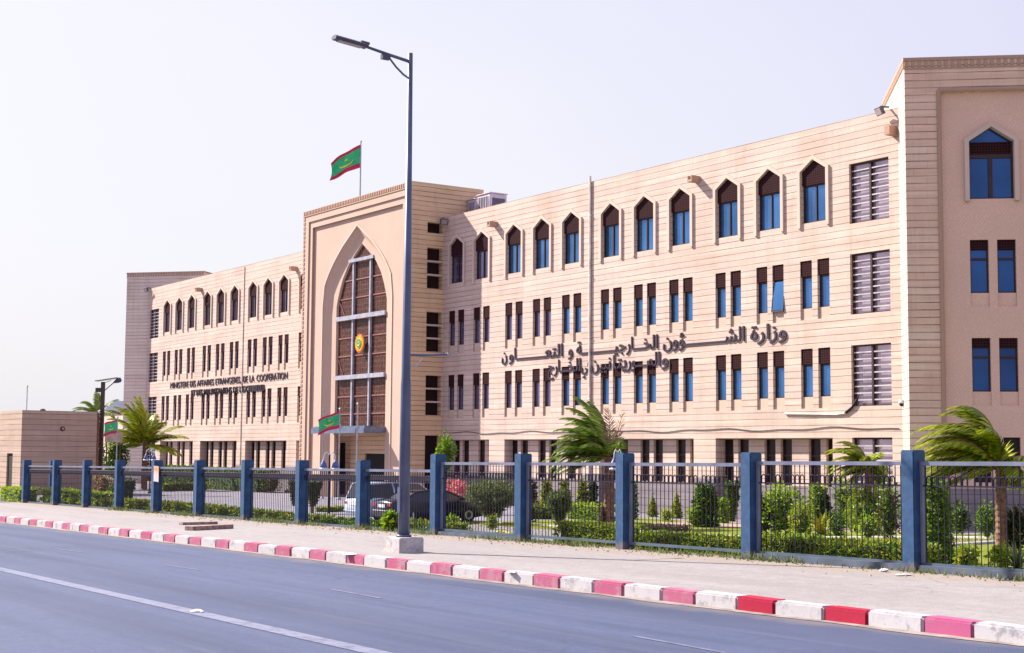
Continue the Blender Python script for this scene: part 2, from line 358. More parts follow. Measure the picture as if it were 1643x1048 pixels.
def leaf(name, stops, trans=.35, rough=.55):
    k = N(name).set(rough, 0, .3)
    g = k.n('NewGeometry'); c = k.ramp(g.outputs['Random Per Island'], stops)
    k.col(c); tr = k.n('BsdfTranslucent'); k.l(c, tr.inputs[0]); mx = k.n('MixShader', i_Fac=trans); k.l(k.b.outputs[0], mx.inputs[1]); k.l(tr.outputs[0], mx.inputs[2]); k.l(mx.outputs[0], k.out.inputs[0]); return k.m
M['leaf'] = leaf('leaf_green', [(0, (.04, .10, .006)), (.5, (.12, .25, .010)), (1, (.28, .40, .02))])
M['leaf_bright'] = leaf('leaf_bright', [(0, (.15, .27, .008)), (.5, (.31, .44, .015)), (1, (.50, .56, .05))])
M['leaf_dark'] = leaf('leaf_dark', [(0, (.012, .030, .010)), (.5, (.025, .055, .016)), (1, (.06, .095, .022))])
M['leaf_olive'] = leaf('leaf_olive', [(0, (.06, .10, .03)), (.5, (.13, .17, .05)), (1, (.24, .27, .09))])
M['leaf_yellow'] = leaf('leaf_yellow', [(0, (.15, .21, .008)), (.5, (.34, .36, .018)), (1, (.52, .48, .05))])
M['leaf_brown'] = leaf('leaf_brown', [(0, (.035, .018, .012)), (.5, (.09, .045, .028)), (1, (.16, .11, .03))])
M['leaf_red'] = leaf('leaf_red', [(0, (.045, .018, .024)), (.5, (.12, .045, .05)), (1, (.17, .09, .06))])
M['petal'] = leaf('bougainvillea_petal', [(0, (.55, .02, .13)), (.45, (.75, .05, .20)), (.6, (.78, .48, .36)), (.72, (.20, .27, .04)), (1, (.80, .62, .45))], .3)
M['petal_orange'] = leaf('orange_pink_petal', [(0, (.50, .05, .18)), (.5, (.62, .22, .14)), (.7, (.10, .16, .03)), (1, (.60, .36, .22))], .3)
M['frond'] = leaf('palm_frond', [(0, (.035, .10, .014)), (.5, (.12, .24, .02)), (1, (.36, .43, .06))], .25, .42)
M['frond_wind'] = leaf('palm_frond_yellowed', [(0, (.06, .13, .006)), (.45, (.23, .31, .010)), (1, (.54, .53, .03))], .25, .42)
M['frond_dry'] = leaf('palm_frond_dry', [(0, (.22, .10, .06)), (.5, (.36, .20, .12)), (1, (.46, .32, .18))], .2)
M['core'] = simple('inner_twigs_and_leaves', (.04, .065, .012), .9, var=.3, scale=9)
M['trunk'] = simple('palm_bark', (.17, .085, .055), .9, var=.3, scale=9)
M['wood'] = simple('grey_timber', (.30, .20, .165), .85, var=.25, scale=8)
M['ac'] = simple('ac_casing', (.55, .47, .53), .5)
M['ac_grille'] = simple('ac_grille', (.10, .09, .13), .5)
M['tyre'] = simple('tyre_rubber', (.018, .018, .02), .85)
M['rim'] = simple('alloy_rim', (.42, .42, .45), .3, .7)
M['car_glass'] = glass('car_glass', (.008, .009, .013), .0, .08, .1)
def carpaint(name, c):
    k = N(name).set(.32, .0, .35); k.col(c); k.b.inputs['Coat Weight'].default_value = .35; k.b.inputs['Coat Roughness'].default_value = .06; return k.m
M['navy'] = carpaint('navy_car_paint', (.005, .007, .022)); M['silver'] = carpaint('pale_blue_car_paint', (.48, .56, .66))
M['tail'] = carpaint('tail_light_red', (.32, .012, .015)); M['plate'] = simple('number_plate_white', (.75, .75, .78), .4); M['black'] = simple('black_plastic', (.02, .02, .022), .6)
M['chrome'] = simple('bright_trim', (.65, .65, .68), .2, .8)
M['bell'] = simple('blue_lamp_shade', (.07, .11, .27), .4); M['globe'] = simple('opal_globe', (.72, .72, .74), .3); M['hoop'] = simple('white_hoop_arm', (.55, .58, .63), .4)
M['canopy'] = simple('canopy_blue_grey', (.105, .135, .215), .5)
M['conc_beige'] = simple('beige_board', (.40, .29, .20), .7)
M['rust'] = simple('rusty_post', (.055, .038, .034), .7, var=.25)
M['panel'] = glass('solar_panel', (.03, .035, .06), .4, .1)
def poster_mat():
    k = N('faded_poster').set(.7, 0, .2); p = k.obj(); sx = k.n('SeparateXYZ'); k.l(p, sx.inputs[0]); f = k.math('ADD', k.math('MULTIPLY', sx.outputs[2], 1.6), k.math('MULTIPLY', k.noise(p, 9, 3), .5))
    k.col(k.ramp(f, [(.2, (.62, .55, .52)), (.45, (.62, .30, .10)), (.62, (.70, .50, .40)), (.85, (.62, .52, .46))])); return k.m
M['poster'] = poster_mat()
M['yellow'] = simple('yellow_plastic', (.72, .60, .02), .4); M['litter'] = simple('white_paper', (.72, .70, .76), .6); M['rock'] = simple('broken_concrete', (.50, .46, .45), .9)

# ------------------------------------------------------------------ SETTING: ground, road, pavement, yard
def sheet(name, xs, ys, zf, mat):
    b = MB(); nx, ny = len(xs), len(ys)
    b.v = [(x, y, zf(x, y)) for y in ys for x in xs]
    b.f = [(j*nx+i, j*nx+i+1, (j+1)*nx+i+1, (j+1)*nx+i) for j in range(ny-1) for i in range(nx-1)]; b.m = [0]*len(b.f)
    return tag(b.build(name, mat, smooth=True), kind='structure')
def frange(a, b, s): n = max(1, int(round((b-a)/s))); return [a+(b-a)*i/n for i in range(n+1)]
XS = [-3000, -1200, -500, -200]+frange(-120, 20, 4)+frange(22, 90, 2)+frange(95, 130, 5)+[200, 500, 1500, 3000]
sheet('ground', XS, [-3000, -900, -300, -120]+frange(-80, -33, 3)+frange(-30.6, -15, .6)+frange(-14, 30, 4)+[60, 150, 400, 1200, 3500],
      lambda x, y: (zroad(x)-.12 if y < -30.5 else base(x, y)-.06), M['sand'])
XR = [-400, -200]+frange(-120, 20, 5)+frange(22, 100, 2)+[130, 200]
def strip(name, xs, ya, yb, n, zf, mat):
    b = MB(); nx = len(xs)
    for j in range(n+1):
        for x in xs: y = ya(x)+(yb(x)-ya(x))*j/n; b.v.append((x, y, zf(x, y)))
    b.f = [(j*nx+i, j*nx+i+1, (j+1)*nx+i+1, (j+1)*nx+i) for j in range(n) for i in range(nx-1)]; b.m = [0]*len(b.f)
    return tag(b.build(name, mat, smooth=True), kind='structure')
strip('road', XR, lambda x: -75, lambda x: ykerb(x)+.02, 6, lambda x, y: zroad(x), M['asphalt'])
def zp(x, y): return (zroad(x)+.15) if y < yfen(x)+.5 else base(x, y)
strip('pavement', XR, lambda x: ykerb(x)+.2, lambda x: yfen(x)+.55, 8, zp, M['pavement'])
strip('gutter', frange(20, 90, .35), lambda x: ykerb(x)-.12-.10*(.5+.5*math.sin(x*2.3)*math.sin(x*.71+1)), lambda x: ykerb(x)+.02, 2, lambda x, y: zroad(x)+.006, M['gutter'])
strip('forecourt', [-120, -80]+frange(-60, 110, 2), lambda x: yfen(x)+.45, lambda x: 2.0, 26, lambda x, y: base(x, y)+.004, M['drive'])
strip('road_line', frange(20, 100, 2), lambda x: -36.86+.0*(x-60), lambda x: -36.63, 1, lambda x, y: zroad(x)+.005, M['line'])
for i, (u0, v0, u1, v1) in enumerate([(88, 881, 132, 886.5), (264, 907, 320, 915), (530, 946, 612, 961), (1015, 1021, 1165, 1049)]):
    a, c = at(u0, v0), at(u1, v1); d = (c-a).normalized(); s = Vector((-d.y, d.x, 0))*.03
    b = MB(); b.quad(*[(p.x, p.y, zroad(p.x)+.005) for p in (a-s, c-s, c+s, a+s)]); tag(b.build('road_marking', M['line_faint']), kind='structure')
# grassed garden behind the right half of the fence
gpoly = [at(u, v) for u, v in [(745, 838), (850, 836), (985, 843)]]
def ygar(x):                                                # front edge of the garden
    if x > 53.6: return yfen(x)+.42
    if x > 51.5: return yfen(x)+.42+(gpoly[2].y-yfen(53)-.42)*(53.6-x)/2.1
    t = (x-gpoly[0].x)/(51.5-gpoly[0].x); return gpoly[0].y+(gpoly[2].y-gpoly[0].y)*t
x_l = gpoly[0].x
strip('lawn', frange(x_l, 53.6, .7)+frange(54, 80, 1), ygar, lambda x: -2.4, 26, lambda x, y: base(x, y)+.012, M['lawn'])
b = MB(); pts = [Vector((x, ygar(x), base(x, ygar(x))+.03)) for x in frange(x_l, 53.2, .8)]
b.tube(pts, .07, 5); tag(b.build('garden_kerb', M['block']), kind='structure')
p0, p1 = at(1518, 846), at(1602, 866)
def patch(name, cx, cy, rx, ry, mat, dz):
    b = MB(); n = 40; ring = []
    for k in range(n):
        t = 2*math.pi*k/n; q = 1+.16*math.sin(3*t+1)+.08*math.sin(7*t); ring.append((cx+rx*q*math.cos(t), cy+ry*q*math.sin(t)))
    vs = [(cx, cy, base(cx, cy)+dz)]
    for fr in (.5, 1):
        vs += [(cx+(x-cx)*fr, cy+(y-cy)*fr, base(cx+(x-cx)*fr, cy+(y-cy)*fr)+dz) for x, y in ring]
    fs = [(0, 1+k, 1+(k+1) % n) for k in range(n)]+[(1+k, 1+n+k, 1+n+(k+1) % n, 1+(k+1) % n) for k in range(n)]
    b.add(vs, fs); return tag(b.build(name, mat, smooth=True), kind='structure')
c_ = at(1560, 852); patch('sand_bed', c_.x, c_.y, 3.2, 3.0, M['sand_pale'], .022)
c_ = at(1150, 842); patch('dry_lawn', c_.x, c_.y, 2.6, 2.2, M['sand_pale'], .022)
c_ = at(1385, 848); patch('sand_bed', c_.x, c_.y, 1.6, 1.6, M['sand_pale'], .024)
strip('driveway', frange(-20, 19.4, 2), lambda x: yfen(x)-.5, lambda x: yfen(x)+2.2, 4, lambda x, y: max(zp(x, y), base(x, y))+.012, M['apron'])

# kerb stones: alternately white and pink, one object each
def kerb_mat(name, c, worn, top, lvl):
    k = N(name).set(.7, 0, .25); p = k.pos(); f = k.noise(p, 5, 7, .75)
    cc = k.mix(k.ramp(f, [(lvl, (0, 0, 0)), (lvl+.09, (1, 1, 1))]), c, worn)
    g = k.noise(p, 16, 4, .6); cc = k.mix(k.ramp(g, [(.66, (0, 0, 0)), (.72, (.6, .6, .6))]), cc, (.15, .14, .145))
    oi = k.n('ObjectInfo'); cc = k.mix(k.math('MULTIPLY', oi.outputs['Random'], .35), cc, top); k.col(cc); k.bump(f, .3, .02); return k.m
KM = {'white': kerb_mat('white_kerb_paint', (.46, .44, .45), (.28, .27, .285), (.37, .355, .365), .52), 'pink': kerb_mat('pink_kerb_paint', (.37, .075, .155), (.35, .18, .22), (.36, .13, .20), .50),
      'crimson': kerb_mat('crimson_kerb_paint', (.34, .006, .035), (.30, .03, .07), (.33, .02, .05), .62), 'rose': kerb_mat('rose_kerb_paint', (.40, .085, .19), (.36, .14, .22), (.38, .10, .19), .58)}
kmesh = {}
def kerb_stone(x, mat, L):
    nm = (mat, round(L, 2))
    if nm not in kmesh:
        b = MB(); b.box(-L/2+.006, L/2-.006, 0, .24, -.12, .165); o = b.build('kerb_stone', KM[mat], bevel=.022); kmesh[nm] = o; o0 = o
    else:
        o0 = kmesh[nm].copy(); COL.objects.link(o0)
    j = random.Random(int(x*100)); o0.location = (x, ykerb(x)+j.uniform(-.012, .012), zroad(x)+j.uniform(-.008, .008)); o0.rotation_euler = (j.uniform(-.02, .02), j.uniform(-.006, .006), math.atan(.012)+j.uniform(-.01, .01)); return o0
ORD = ['first', 'second', 'third', 'fourth', 'fifth', 'sixth', 'seventh', 'eighth', 'ninth', 'tenth', 'eleventh', 'twelfth', 'thirteenth', 'fourteenth', 'fifteenth', 'sixteenth', 'seventeenth', 'eighteenth', 'nineteenth', 'twentieth']
ORD += ['twenty-'+q for q in ORD[:9]]+['thirtieth']+['thirty-'+q for q in ORD[:9]]
x_pink = 66.475; per = 1.39
stones = []
for k in range(-27, 6):
    stones.append((x_pink+k*per, 'pink')); stones.append((x_pink+k*per+per/2, 'white'))
LX = 54.98
cnt = {}
for cname, sgn in (('pink', -1), ('pink', 1), ('white', -1), ('white', 1)):
    ss = sorted([s for s in stones if s[1] == cname and (s[0]-LX)*sgn > 0], key=lambda s: abs(s[0]-LX))
    for i, (x, c) in enumerate(ss):
        m = c
        if c == 'pink' and abs(x-x_pink) < .01: m = 'crimson'
        if c == 'pink' and abs(x-x_pink-per) < .01: m = 'rose'
        if c == 'pink' and abs(x-x_pink+per) < .01: m = 'crimson'
        o = kerb_stone(x, m, .63 if c == 'pink' else .76)
        cn = {'pink': 'faded pink', 'crimson': 'bright crimson', 'rose': 'rose pink', 'white': 'chipped white'}[m]
        rel = ('left' if sgn < 0 else 'right')
        tag(o, '%s painted kerb stone, %s %s one %s of the tall street lamp base' % (cn, ORD[i], c if m != 'white' else 'white', rel), 'kerb stone', 'painted kerb stones along the road')

# ------------------------------------------------------------------ facade builder
def facade(b, x0, x1, z0, z1, ops, Mx=None, mi=0, rev=None):
    rev = mi if rev is None else rev
    xs = {x0, x1}; zs_ = {z0, z1}
    for o in ops:
        xs |= {o['x0'], o['x1']}; zs_ |= {o['z0'], o.get('za', o['z1'])}
    xs = sorted(x for x in xs if x0 <= x <= x1); zs_ = sorted(z for z in zs_ if z0 <= z <= z1)
    def inside(x, z):
        return any(o['x0'] < x < o['x1'] and o['z0'] < z < o.get('za', o['z1']) for o in ops)
    for j in range(len(zs_)-1):
        i = 0
        while i < len(xs)-1:
            zc = (zs_[j]+zs_[j+1])/2
            if inside((xs[i]+xs[i+1])/2, zc): i += 1; continue
            k = i
            while k+1 < len(xs)-1 and not inside((xs[k+1]+xs[k+2])/2, zc): k += 1
            b.quad((xs[i], 0, zs_[j]), (xs[k+1], 0, zs_[j]), (xs[k+1], 0, zs_[j+1]), (xs[i], 0, zs_[j+1]), mi, Mx); i = k+1
    for o in ops:
        d = o['d']; a, c, z, t = o['x0'], o['x1'], o['z0'], o['z1']
        out = [(a, z), (c, z), (c, t)]
        if 'za' in o:
            m = (a+c)/2; za = o['za']; out += [(m, za)]
            b.add([(a, 0, t), (m, 0, za), (a, 0, za)], [(0, 1, 2)], mi, Mx); b.add([(c, 0, t), (c, 0, za), (m, 0, za)], [(0, 1, 2)], mi, Mx)
        out += [(a, t)]
        n = len(out)
        for i in range(n):
            p, q = out[i], out[(i+1) % n]
            b.quad((p[0], 0, p[1]), (p[0], d, p[1]), (q[0], d, q[1]), (q[0], 0, q[1]), rev, Mx)

SY = .06                                                      # symmetry axis of the wings
CTR = [8.33, 10.90, 14.03, 16.58, 19.13, 22.32, 24.87, 27.42, 30.55, 33.12, 35.69]
GR0, GR1 = 37.61, 39.64
XR_END, XL_END = 40.15, -40.0
T2, B2, S = 10.26, 8.31, 3.6
BAYS = [(6.9, 11.76), (13.24, 19.98), (21.48, 28.27), (29.71, 36.58)]
bld = tag(empty('ministry_building'), 'four storey sandstone government building with pointed arch portal and rows of arched windows', 'building')

def wing(side):
    sx = lambda x: x if side > 0 else 2*SY-x
    ops = []
    def op(x0, x1, z0, z1, d, za=None):
        a, c = sorted((sx(x0), sx(x1))); o = dict(x0=a, x1=c, z0=z0, z1=z1, d=d)
        if za: o['za'] = za
        ops.append(o)
    for c in CTR:
        op(c-.70, c+.70, 11.80, 13.95, .22, 14.37)
        for z in (0, S):
            op(c-.81, c-.15, B2-.47-z, T2-z, .22); op(c+.15, c+.81, B2-.47-z, T2-z, .22)
    for z in (0, S, 2*S): op(GR0, GR1, 11.48-z, 13.87-z, .28)
    op(GR0, GR1, -.2, 3.06, .28)
    for a, c in BAYS: op(a, c, -.6, 3.06, .40)
    xa, xb = sorted((sx(6.9), XR_END if side > 0 else XL_END))
    b = MB(); facade(b, xa, xb, -.6, 15.68, ops)
    # parapet cap, roof, ends and back
    b.box(xa, xb, .012, .35, 15.0, 15.678, 0); b.quad((xa, .3, 15.0), (xb, .3, 15.0), (xb, 14, 15.0), (xa, 14, 15.0), 1)
    b.quad((xa, 14, -.6), (xa, 14, 15.68), (xb, 14, 15.68), (xb, 14, -.6), 0)
    for x in (xa, xb): b.quad((x, .22, -.6), (x, 14, -.6), (x, 14, 15.68), (x, .22, 15.68), 0)
    # recessed ground storey wall with its slit openings
    for a, c in BAYS:
        o2 = []
        for q in CTR:
            if a < q < c:
                for e0, e1 in ((-.81, -.15), (.15, .81)):
                    p0, p1 = sorted((sx(max(q+e0, a)), sx(min(q+e1, c)))); o2.append(dict(x0=p0, x1=p1, z0=1.10, z1=3.02, d=.2))
        p0, p1 = sorted((sx(a), sx(c))); facade(b, p0, p1, -.6, 3.06, o2, Matrix.Translation((0, .40, 0)))
    b.build('wing_wall', [M['stone'], M['roofing']], bld, fixn=False)
    # grey plinth along piers and bays
    b = MB(); edges = [BAYS[0][1]]+[e for bb in BAYS[1:] for e in bb]+[GR0]
    for i in range(0, len(edges), 2):
        p0, p1 = sorted((sx(edges[i]), sx(edges[i+1]))); b.box(p0-.03, p1+.03, -.04, .3, -.6, 1.32)
    p0, p1 = sorted((sx(GR1), XR_END-.02 if side > 0 else XL_END+.02)); b.box(p0, p1, -.04, .02, -.6, 1.32)
    for a, c in BAYS:
        p0, p1 = sorted((sx(a), sx(c))); b.box(p0+.04, p1-.04, .36, .395, -.6, 1.08)
    b.build('plinth', M['plinth'], bld)
wing(1); wing(-1)

# window prototypes; copies share their meshes
def win_arch(parent, glassm):
    b = MB(); hw = .70                                        # pale hood frame standing proud of the wall, open at the foot
    prof_o = [(-.87, 11.62), (-.87, 14.02), (0, 14.56), (.87, 14.02), (.87, 11.62)]; prof_i = [(-.715, 11.62), (-.715, 13.94), (0, 14.385), (.715, 13.94), (.715, 11.62)]
    for i in range(4):
        a, c, d, e = prof_o[i], prof_o[i+1], prof_i[i+1], prof_i[i]
        b.quad((a[0], -.085, a[1]), (e[0], -.085, e[1]), (d[0], -.085, d[1]), (c[0], -.085, c[1]))
        b.quad((a[0], .0, a[1]), (a[0], -.085, a[1]), (c[0], -.085, c[1]), (c[0], .0, c[1]))
        b.quad((e[0], -.085, e[1]), (e[0], .0, e[1]), (d[0], .0, d[1]), (d[0], -.085, d[1]))
    for s_ in (0, -1): b.quad((prof_o[s_][0], -.085, 11.62), (prof_i[s_][0], -.085, 11.62), (prof_i[s_][0], 0, 11.62), (prof_o[s_][0], 0, 11.62))
    fr = b.build('arched_window', M['trim'], parent, fixn=False)
    b = MB(); b.prism([(-.698, 13.36), (.698, 13.36), (.698, 13.948), (0, 14.366), (-.698, 13.948)], .05, .085); b.build('lattice', M['lattice'], fr, fixn=True)
    b = MB(); b.quad((-.70, .17, 11.81), (.70, .17, 11.81), (.70, .17, 13.4), (-.70, .17, 13.4)); b.build('glass', glassm, fr)
    b = MB()
    for x0, x1, z0, z1 in ((-.70, .70, 11.80, 11.86), (-.70, -.64, 11.86, 13.3), (.64, .70, 11.86, 13.3), (-.70, .70, 13.3, 13.37), (-.035, .035, 11.86, 13.3)): b.box(x0, x1, .12, .168, z0, z1)
    b.build('sash_frame', M['frame'], fr); return fr
def win_slit(parent, glassm):                                 # the pair: local z 0 at the sill
    b = MB()
    for e in (-.48, .48):
        for x0, x1, z0, z1 in ((e-.33, e-.28, 0, 1.3), (e+.28, e+.33, 0, 1.3), (e-.33, e+.33, 0, .05), (e-.33, e+.33, 1.24, 1.32)): b.box(x0, x1, .13, .168, z0, z1)
    fr = b.build('slit_window', M['frame'], parent)
    b = MB()
    for e in (-.48, .48): b.box(e-.328, e+.328, .045, .08, 1.32, 1.948)
    b.build('lattice', M['lattice'], fr); b = MB()
    for e in (-.48, .48): b.quad((e-.33, .17, 0), (e+.33, .17, 0), (e+.33, .17, 1.32), (e-.33, .17, 1.32))
    b.build('glass', glassm, fr)
    for e in (-.48, .48): b = MB(); b.box(e-.328, e+.328, .075, .215, -.468, 0); b.build('spandrel', M['stone_plain'], fr)
    return fr
def win_ground(parent):
    b = MB()
    for e in (-.48, .48):
        for x0, x1, z0, z1 in ((e-.33, e-.27, 0, 1.91), (e+.27, e+.33, 0, 1.91), (e-.27, e+.27, 0, .05), (e-.27, e+.27, 1.2, 1.26)): b.box(x0, x1, .13, .168, z0, z1)
    fr = b.build('ground_window', M['frame'], parent); b = MB()
    for e in (-.48, .48): b.quad((e-.33, .17, 0), (e+.33, .17, 0), (e+.33, .17, 1.92), (e-.33, .17, 1.92))
    b.build('glass', M['glass_dark'], fr); return fr
def win_grille(parent, h, n):
    b = MB(); hw = (GR1-GR0)/2
    for x0, x1, z0, z1 in ((-hw, -hw+.06, 0, h), (hw-.06, hw, 0, h), (-hw+.06, hw-.06, h-.05, h), (-hw+.06, hw-.06, 0, .05)): b.box(x0, x1, .12, .2, z0, z1)
    b.box(-.045, .045, .08, .2, .05, h-.05)
    fr = b.build('louvred_window', M['frame'], parent); b = MB()
    for i in range(n):
        z = h*(i+1)/(n+1); b.add([(-hw+.06, .10, z), (hw-.06, .10, z), (hw-.06, .13, z+.006), (-hw+.06, .13, z+.006), (-hw+.06, .10, z-.05), (hw-.06, .10, z-.05), (hw-.06, .13, z-.028), (-hw+.06, .13, z-.028)], [(3, 2, 1, 0), (4, 5, 6, 7), (0, 1, 5, 4), (2, 3, 7, 6)])
    b.build('louvre', M['slat'], fr); b = MB(); b.quad((-hw, .22, 0), (hw, .22, 0), (hw, .22, h), (-hw, .22, h)); b.build('glass', M['glass_purple'], fr); return fr
pa, pad, ps, psd = win_arch(bld, M['glass']), win_arch(bld, M['glass_dim']), win_slit(bld, M['glass']), win_slit(bld, M['glass_dim'])
pg = win_ground(bld); pl, pl2 = win_grille(bld, 2.39, 8), win_grille(bld, 3.06, 10)
used = set()
def place(proto, x, z, y=0.0):
    if id(proto) not in used: used.add(id(proto)); o = proto; o.location = (x, y, z)
    else: o = dup(proto, bld, (x, y, z))
    return o
for side in (1, -1):
    for i, c in enumerate(CTR):
        x = c if side > 0 else 2*SY-c
        if side < 0 and c < 10: pass
        place(pa if side > 0 and i > 1 else pad, x, 0)
        for k, z in enumerate((0, S)):
            o = place((ps if i > 3 else psd) if side > 0 else psd, x, B2-z)
            if side > 0 and i == 9 and k == 0:                # one sash tilted open
                b = MB(); Mt = Matrix.Translation((.48, .10, 1.24)) @ Matrix.Rotation(R(-6), 4, 'X')
                b.box(-.32, .32, -.02, .015, -1.20, 0, 0, Mt); q = b.build('open_sash', M['glass'], o); q['label'] = 'sash tilted open at its foot'
                b = MB(); 
                for a in ((-.32, .32, -.035, .02, -1.27, -1.22), (-.35, -.32, -.035, .02, -1.27, 0), (.32, .35, -.035, .02, -1.27, 0)): b.box(*a, 0, Mt)
                b.build('open_sash_frame', M['frame'], o)
        place(pg, x, 1.10, .40)
    xg = (GR0+GR1)/2 if side > 0 else 2*SY-(GR0+GR1)/2
    for z in (0, S, 2*S): place(pl, xg, 11.48-z)
    place(pl2, xg, -.02)

# ------------------------------------------------------------------ entrance portal
PX0, PX1, PC, PT = -6.72, 6.9, .09, 17.55
TAB = [(0, 0), (.28, .16), (.42, .245), (.55, .33), (.67, .45), (.76, .54), (.88, .73), (.95, .87), (1, 1)]
TABO = [(0, 0), (.28, .16), (.42, .24), (.54, .325), (.68, .43), (.80, .54), (.9, .65), (.96, .735), (.99, .81), (1, 1)]
def arch_z(t, zs_, za):
    t = min(1, abs(t)); tb = TABO if za > 15.2 else TAB
    for (a, p), (c, q) in zip(tb, tb[1:]):
        if t <= c: return za-(za-zs_)*(p+(q-p)*(t-a)/(c-a))
    return zs_
def arch_pts(H, zs_, za, zb, n=18):
    L = [(-H, zb)]
    for i in range(-n, n+1):
        t = i/n; t = math.copysign(abs(t)**.85, t); L.append((H*t, arch_z(t, zs_, za)))
    L.append((H, zb)); return [(x+PC, z) for x, z in L]
def band(b, A, ya, B, yb, mi):                               # strip joining two matching outlines
    for i in range(len(A)-1):
        b.quad((A[i][0], ya, A[i][1]), (A[i+1][0], ya, A[i+1][1]), (B[i+1][0], yb, B[i+1][1]), (B[i][0], yb, B[i][1]), mi)
b = MB()
F0, F1, F2 = -2.15, -2.07, -1.92
def rectframe(b, xo0, xo1, zo, xi0, xi1, zi, y, mi):
    b.quad((xo0, y, -.6), (xi0, y, -.6), (xi0, y, zi), (xo0, y, zi), mi); b.quad((xi1, y, -.6), (xo1, y, -.6), (xo1, y, zi), (xi1, y, zi), mi); b.quad((xo0, y, zi), (xo1, y, zi), (xo1, y, zo), (xo0, y, zo), mi)
def rectstep(b, x0, x1, z, ya, yb, mi):
    b.quad((x0, ya, -.6), (x0, yb, -.6), (x0, yb, z), (x0, ya, z), mi); b.quad((x1, ya, -.6), (x1, ya, z), (x1, yb, z), (x1, yb, -.6), mi); b.quad((x0, ya, z), (x0, yb, z), (x1, yb, z), (x1, ya, z), mi)
i1 = (PX0+.72, PX1-.72, PT-.74); i2 = (PX0+1.12, PX1-1.12, PT-1.14)
rectframe(b, PX0, PX1, PT, *i1, F0, 1); rectstep(b, *i1, F0, F1, 4)
rectframe(b, i1[0], i1[1], i1[2], *i2, F1, 1); rectstep(b, *i2, F1, F2, 4)
O = arch_pts(4.32, 11.3, 15.86, -.6); O2 = arch_pts(3.72, 11.25, 15.36, -.6); I = arch_pts(3.16, 11.2, 14.82, -.6); I2 = arch_pts(3.12, 11.2, 14.78, -.6)
for i in range(len(O)-1):                                    # face above and beside the arch
    p, q = O[i], O[i+1]
    if abs(p[0]-q[0]) > 1e-6: b.quad((p[0], F2, p[1]), (q[0], F2, q[1]), (q[0], F2, i2[2]), (p[0], F2, i2[2]), 1)
b.quad((i2[0], F2, -.6), (O[0][0], F2, -.6), (O[0][0], F2, i2[2]), (i2[0], F2, i2[2]), 1); b.quad((O[-1][0], F2, -.6), (i2[1], F2, -.6), (i2[1], F2, i2[2]), (O[-1][0], F2, i2[2]), 1)
band(b, O, F2, O2, -1.62, 2); band(b, O2, -1.62, I, -1.60, 1); band(b, I, -1.60, I2, -1.45, 2)
# raised lip round the outer arch
lipA = arch_pts(4.42, 11.3, 15.99, -.6)
band(b, lipA, F2-.05, O, F2-.05, 3); band(b, lipA, F2, lipA, F2-.05, 3); band(b, O, F2-.05, O, F2, 3)
# flanks: right one with niches, then roof and back
nich = [(14.71, 15.32), (11.56, 13.87), (7.99, 10.23), (4.42, 6.65), (-.2, 3.28)]
Mr = Matrix.Translation((PX1, 0, 0)) @ Matrix.Rotation(R(90), 4, 'Z')        # local x -> world y, outward = +X
opsn = [dict(x0=-1.09, x1=-.05, z0=a, z1=c, d=.45) for a, c in nich]
facade(b, F0, 2.66, -.6, PT, opsn, Mr, 0, 0)
b.quad((PX0, 2.66, -.6), (PX0, F0, -.6), (PX0, F0, PT), (PX0, 2.66, PT), 0); b.quad((PX1, 2.66, 14), (PX0, 2.66, 14), (PX0, 2.66, PT), (PX1, 2.66, PT), 0)
b.quad((PX0, F0, PT), (PX1, F0, PT), (PX1, 2.66, PT), (PX0, 2.66, PT), 5)
b.build('portal_wall', [M['stone_warm'], M['plaster'], M['soffit'], M['trim'], M['bead'], M['roofing']], bld)
b = MB()                                                     # carved bead course along the portal edge
n = 64
for i in range(n):
    x = PX0+(PX1-PX0)*i/n; wv = (PX1-PX0)/n; b.box(x+.02, x+wv*.62, F0-.05, F0-.002, PT-.27, PT-.03); 
b.box(PX0-.02, PX1+.02, F0-.04, F0-.002, PT-.36, PT-.29)
nz = 60
for i in range(nz):
    z = PT-.4-(PT-.4)*i/nz; dz = PT/nz
    for x0, x1 in ((PX0, PX0+.22), (PX1-.2, PX1)): b.box(x0, x1, F0-.035, F0-.002, z-dz*.62, z)
b.build('bead_course', M['bead'], bld)
b = MB(); b.add([(x, -1.45, z) for x, z in arch_pts(3.12, 11.2, 14.78, 3.72)], [tuple(range(39))]); cur = b.build('arch_glazing', M['curtain'], bld)
b = MB()                                                     # white mullions and bars
zt = lambda x: arch_z((x-PC)/3.12, 11.2, 14.78)
for x in (-.98, 1.16): b.box(x-.08, x+.08, -1.6, -1.46, 3.75, zt(x)-.05)
for z, d in ((10.42, .13), (6.82, .13)): b.box(PC-3.1, PC+3.1, -1.72, -1.61, z-d, z+d)
b.box(-1.45, 1.62, -1.68, -1.61, 13.77, 13.97)
b.build('white_mullion', M['white_metal'], cur)
b = MB()
for z in (11.62, 12.72, 9.22, 8.12, 5.66, 4.6):
    h = next((3.12*t/60 for t in range(60, 0, -1) if arch_z(t/60, 11.2, 14.78) > z), 3.1); b.box(PC-h+.1, PC+h-.1, -1.50, -1.46, z-.035, z+.035)
b.box(PC-3.1, PC+3.1, -1.55, -1.46, 3.66, 3.78)
for x0, z0, x1, z1 in ((-2.95, 11.6, -2.2, 10.6), (-2.95, 8.0, -2.3, 7.0), (-2.95, 4.5, -2.3, 3.8)): b.tube([(x0, -1.48, z0), (x1, -1.48, z1)], .04, 4)
b.build('red_transom', M['red_bar'], cur)
